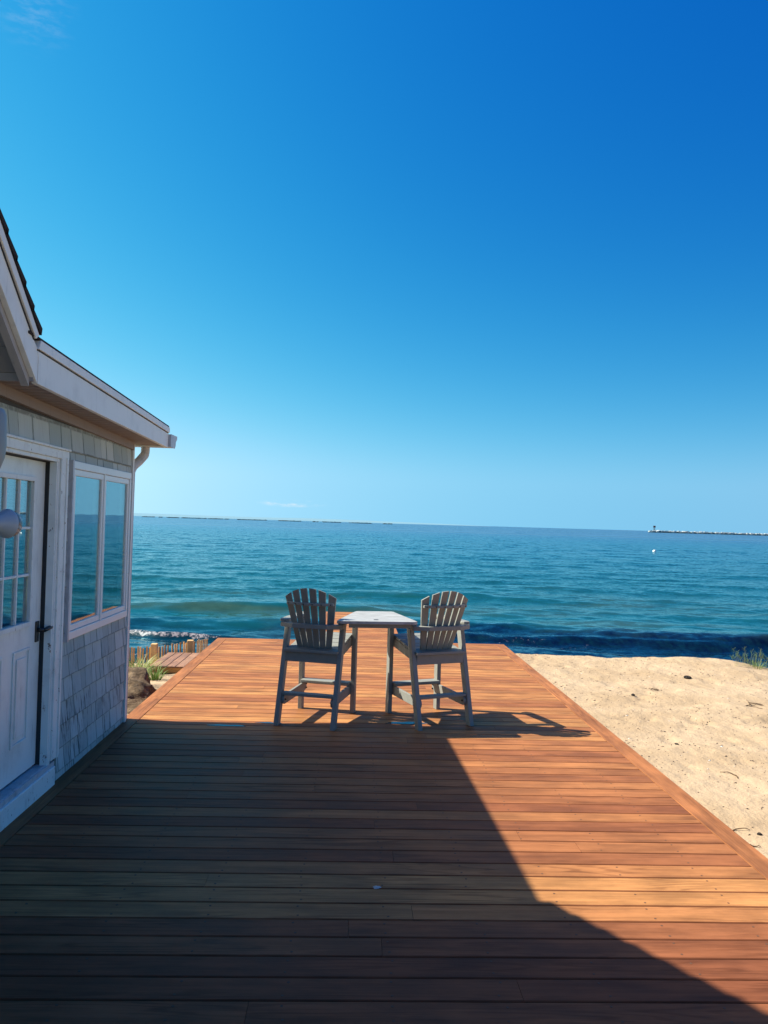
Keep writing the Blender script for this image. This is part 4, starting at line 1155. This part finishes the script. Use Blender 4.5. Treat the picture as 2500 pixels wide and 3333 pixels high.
# ================================================================== FAR OUT
def jetty(name, a, b, hgt, wid, n, lb, dark, seed, split=True):
    """a rubble-mound breakwater: one thing, its stones in one mesh per tone"""
    root = thing(name, lb, 'breakwater', ((a[0]+b[0])/2, (a[1]+b[1])/2, SEA), world=True)
    rr = random.Random(seed); d = Vector((b[0]-a[0], b[1]-a[1], 0)); L = d.length; d.normalize(); pr = Vector((-d.y, d.x, 0))
    for part, mat, z0, z1, nn in ((('wet_stones', M_jettydark, -.3, .45, n), ('dry_stones', M_jetty if not dark else M_jettydark, .45, 1, n))):
        m = MB()
        for i in range(nn):
            q = rr.random(); h = hgt*rr.uniform(z0, z1); p = Vector((a[0], a[1], SEA))+d*L*q+pr*rr.uniform(-wid, wid)*(1.1-max(0, h/hgt)*.8)
            if dark and vnoise(np.array(q*60), np.array(3.), 7) < .42: continue
            s = hgt*rr.uniform(.25, .55)
            bmv = []
            for cx, cy, cz in ((-1, -1, -1), (1, -1, -1), (1, 1, -1), (-1, 1, -1), (-1, -1, 1), (1, -1, 1), (1, 1, 1), (-1, 1, 1)):
                bmv.append(p+Vector((cx*s*rr.uniform(.7, 1.6), cy*s*rr.uniform(.7, 1.6), h+cz*s*rr.uniform(.5, .9))))
            m.add(bmv, [(0, 3, 2, 1), (4, 5, 6, 7), (0, 1, 5, 4), (1, 2, 6, 5), (2, 3, 7, 6), (3, 0, 4, 7)])
        m.build(part, mat, root)['kind'] = 'stuff'
    return root
# right jetty: end at pixel (1405,1150); runs to the right frame edge
jetty('jetty', (780, 1990), (1700, 2230), 4.6, 6, 900, 'long low breakwater of pale rocks on the horizon at right', False, 1)
jetty('jetty', (-950, 3500), (160, 3100), 3.0, 6, 800, 'thin dark broken breakwater along the horizon at left', True, 2)
bc = thing('beacon', 'dark day beacon on a post at the seaward tip of the pale breakwater', 'beacon', (800, 2010, SEA), world=True)
m = MB(); m.box(799.4, 800.6, 2009.4, 2010.6, SEA, 9, tone=.5)
for s_ in (-1, 1):
    m.tube([(800+s_*4, 2010, SEA), (800, 2010, 8)], .35, 6)
m.build('post', Mat('beacon_steel', (.04, .04, .045), .6).m, bc)
m = MB(); m.box(797, 803, 2009, 2010.2, 10.2, 15.5, tone=.5); m.build('daymark', Mat('beacon_red', (.06, .012, .012), .6).m, bc)
m = MB(); m.box(796.5, 803.5, 2008.8, 2011, 6.8, 7.8); m.build('platform', Mat('beacon_plate', (.04, .04, .045), .6).m, bc)
by = thing('mooring_buoy', 'small white round mooring buoy floating far out on the water', 'buoy', (61.3, 153.8, SEA), world=True)
m = MB(); lathe(m, [(.001, .36), (.14, .34), (.26, .25), (.31, .1), (.28, -.05), (.15, -.2), (.001, -.25)], Matrix.Translation((61.3, 153.8, SEA+.05))); m.build('float', Mat('buoy_white', (.8, .8, .78), .4).m, by, smooth=True)
m = MB(); m.tube([(61.3, 153.8, SEA+.36), (61.55, 153.8, SEA+.45), (61.7, 153.8, SEA+.36)], .03, 8); m.build('mooring_ring', M_metalw, by)
# clean helper flags
for o in bpy.data.objects:
    if '_w' in o: del o['_w']
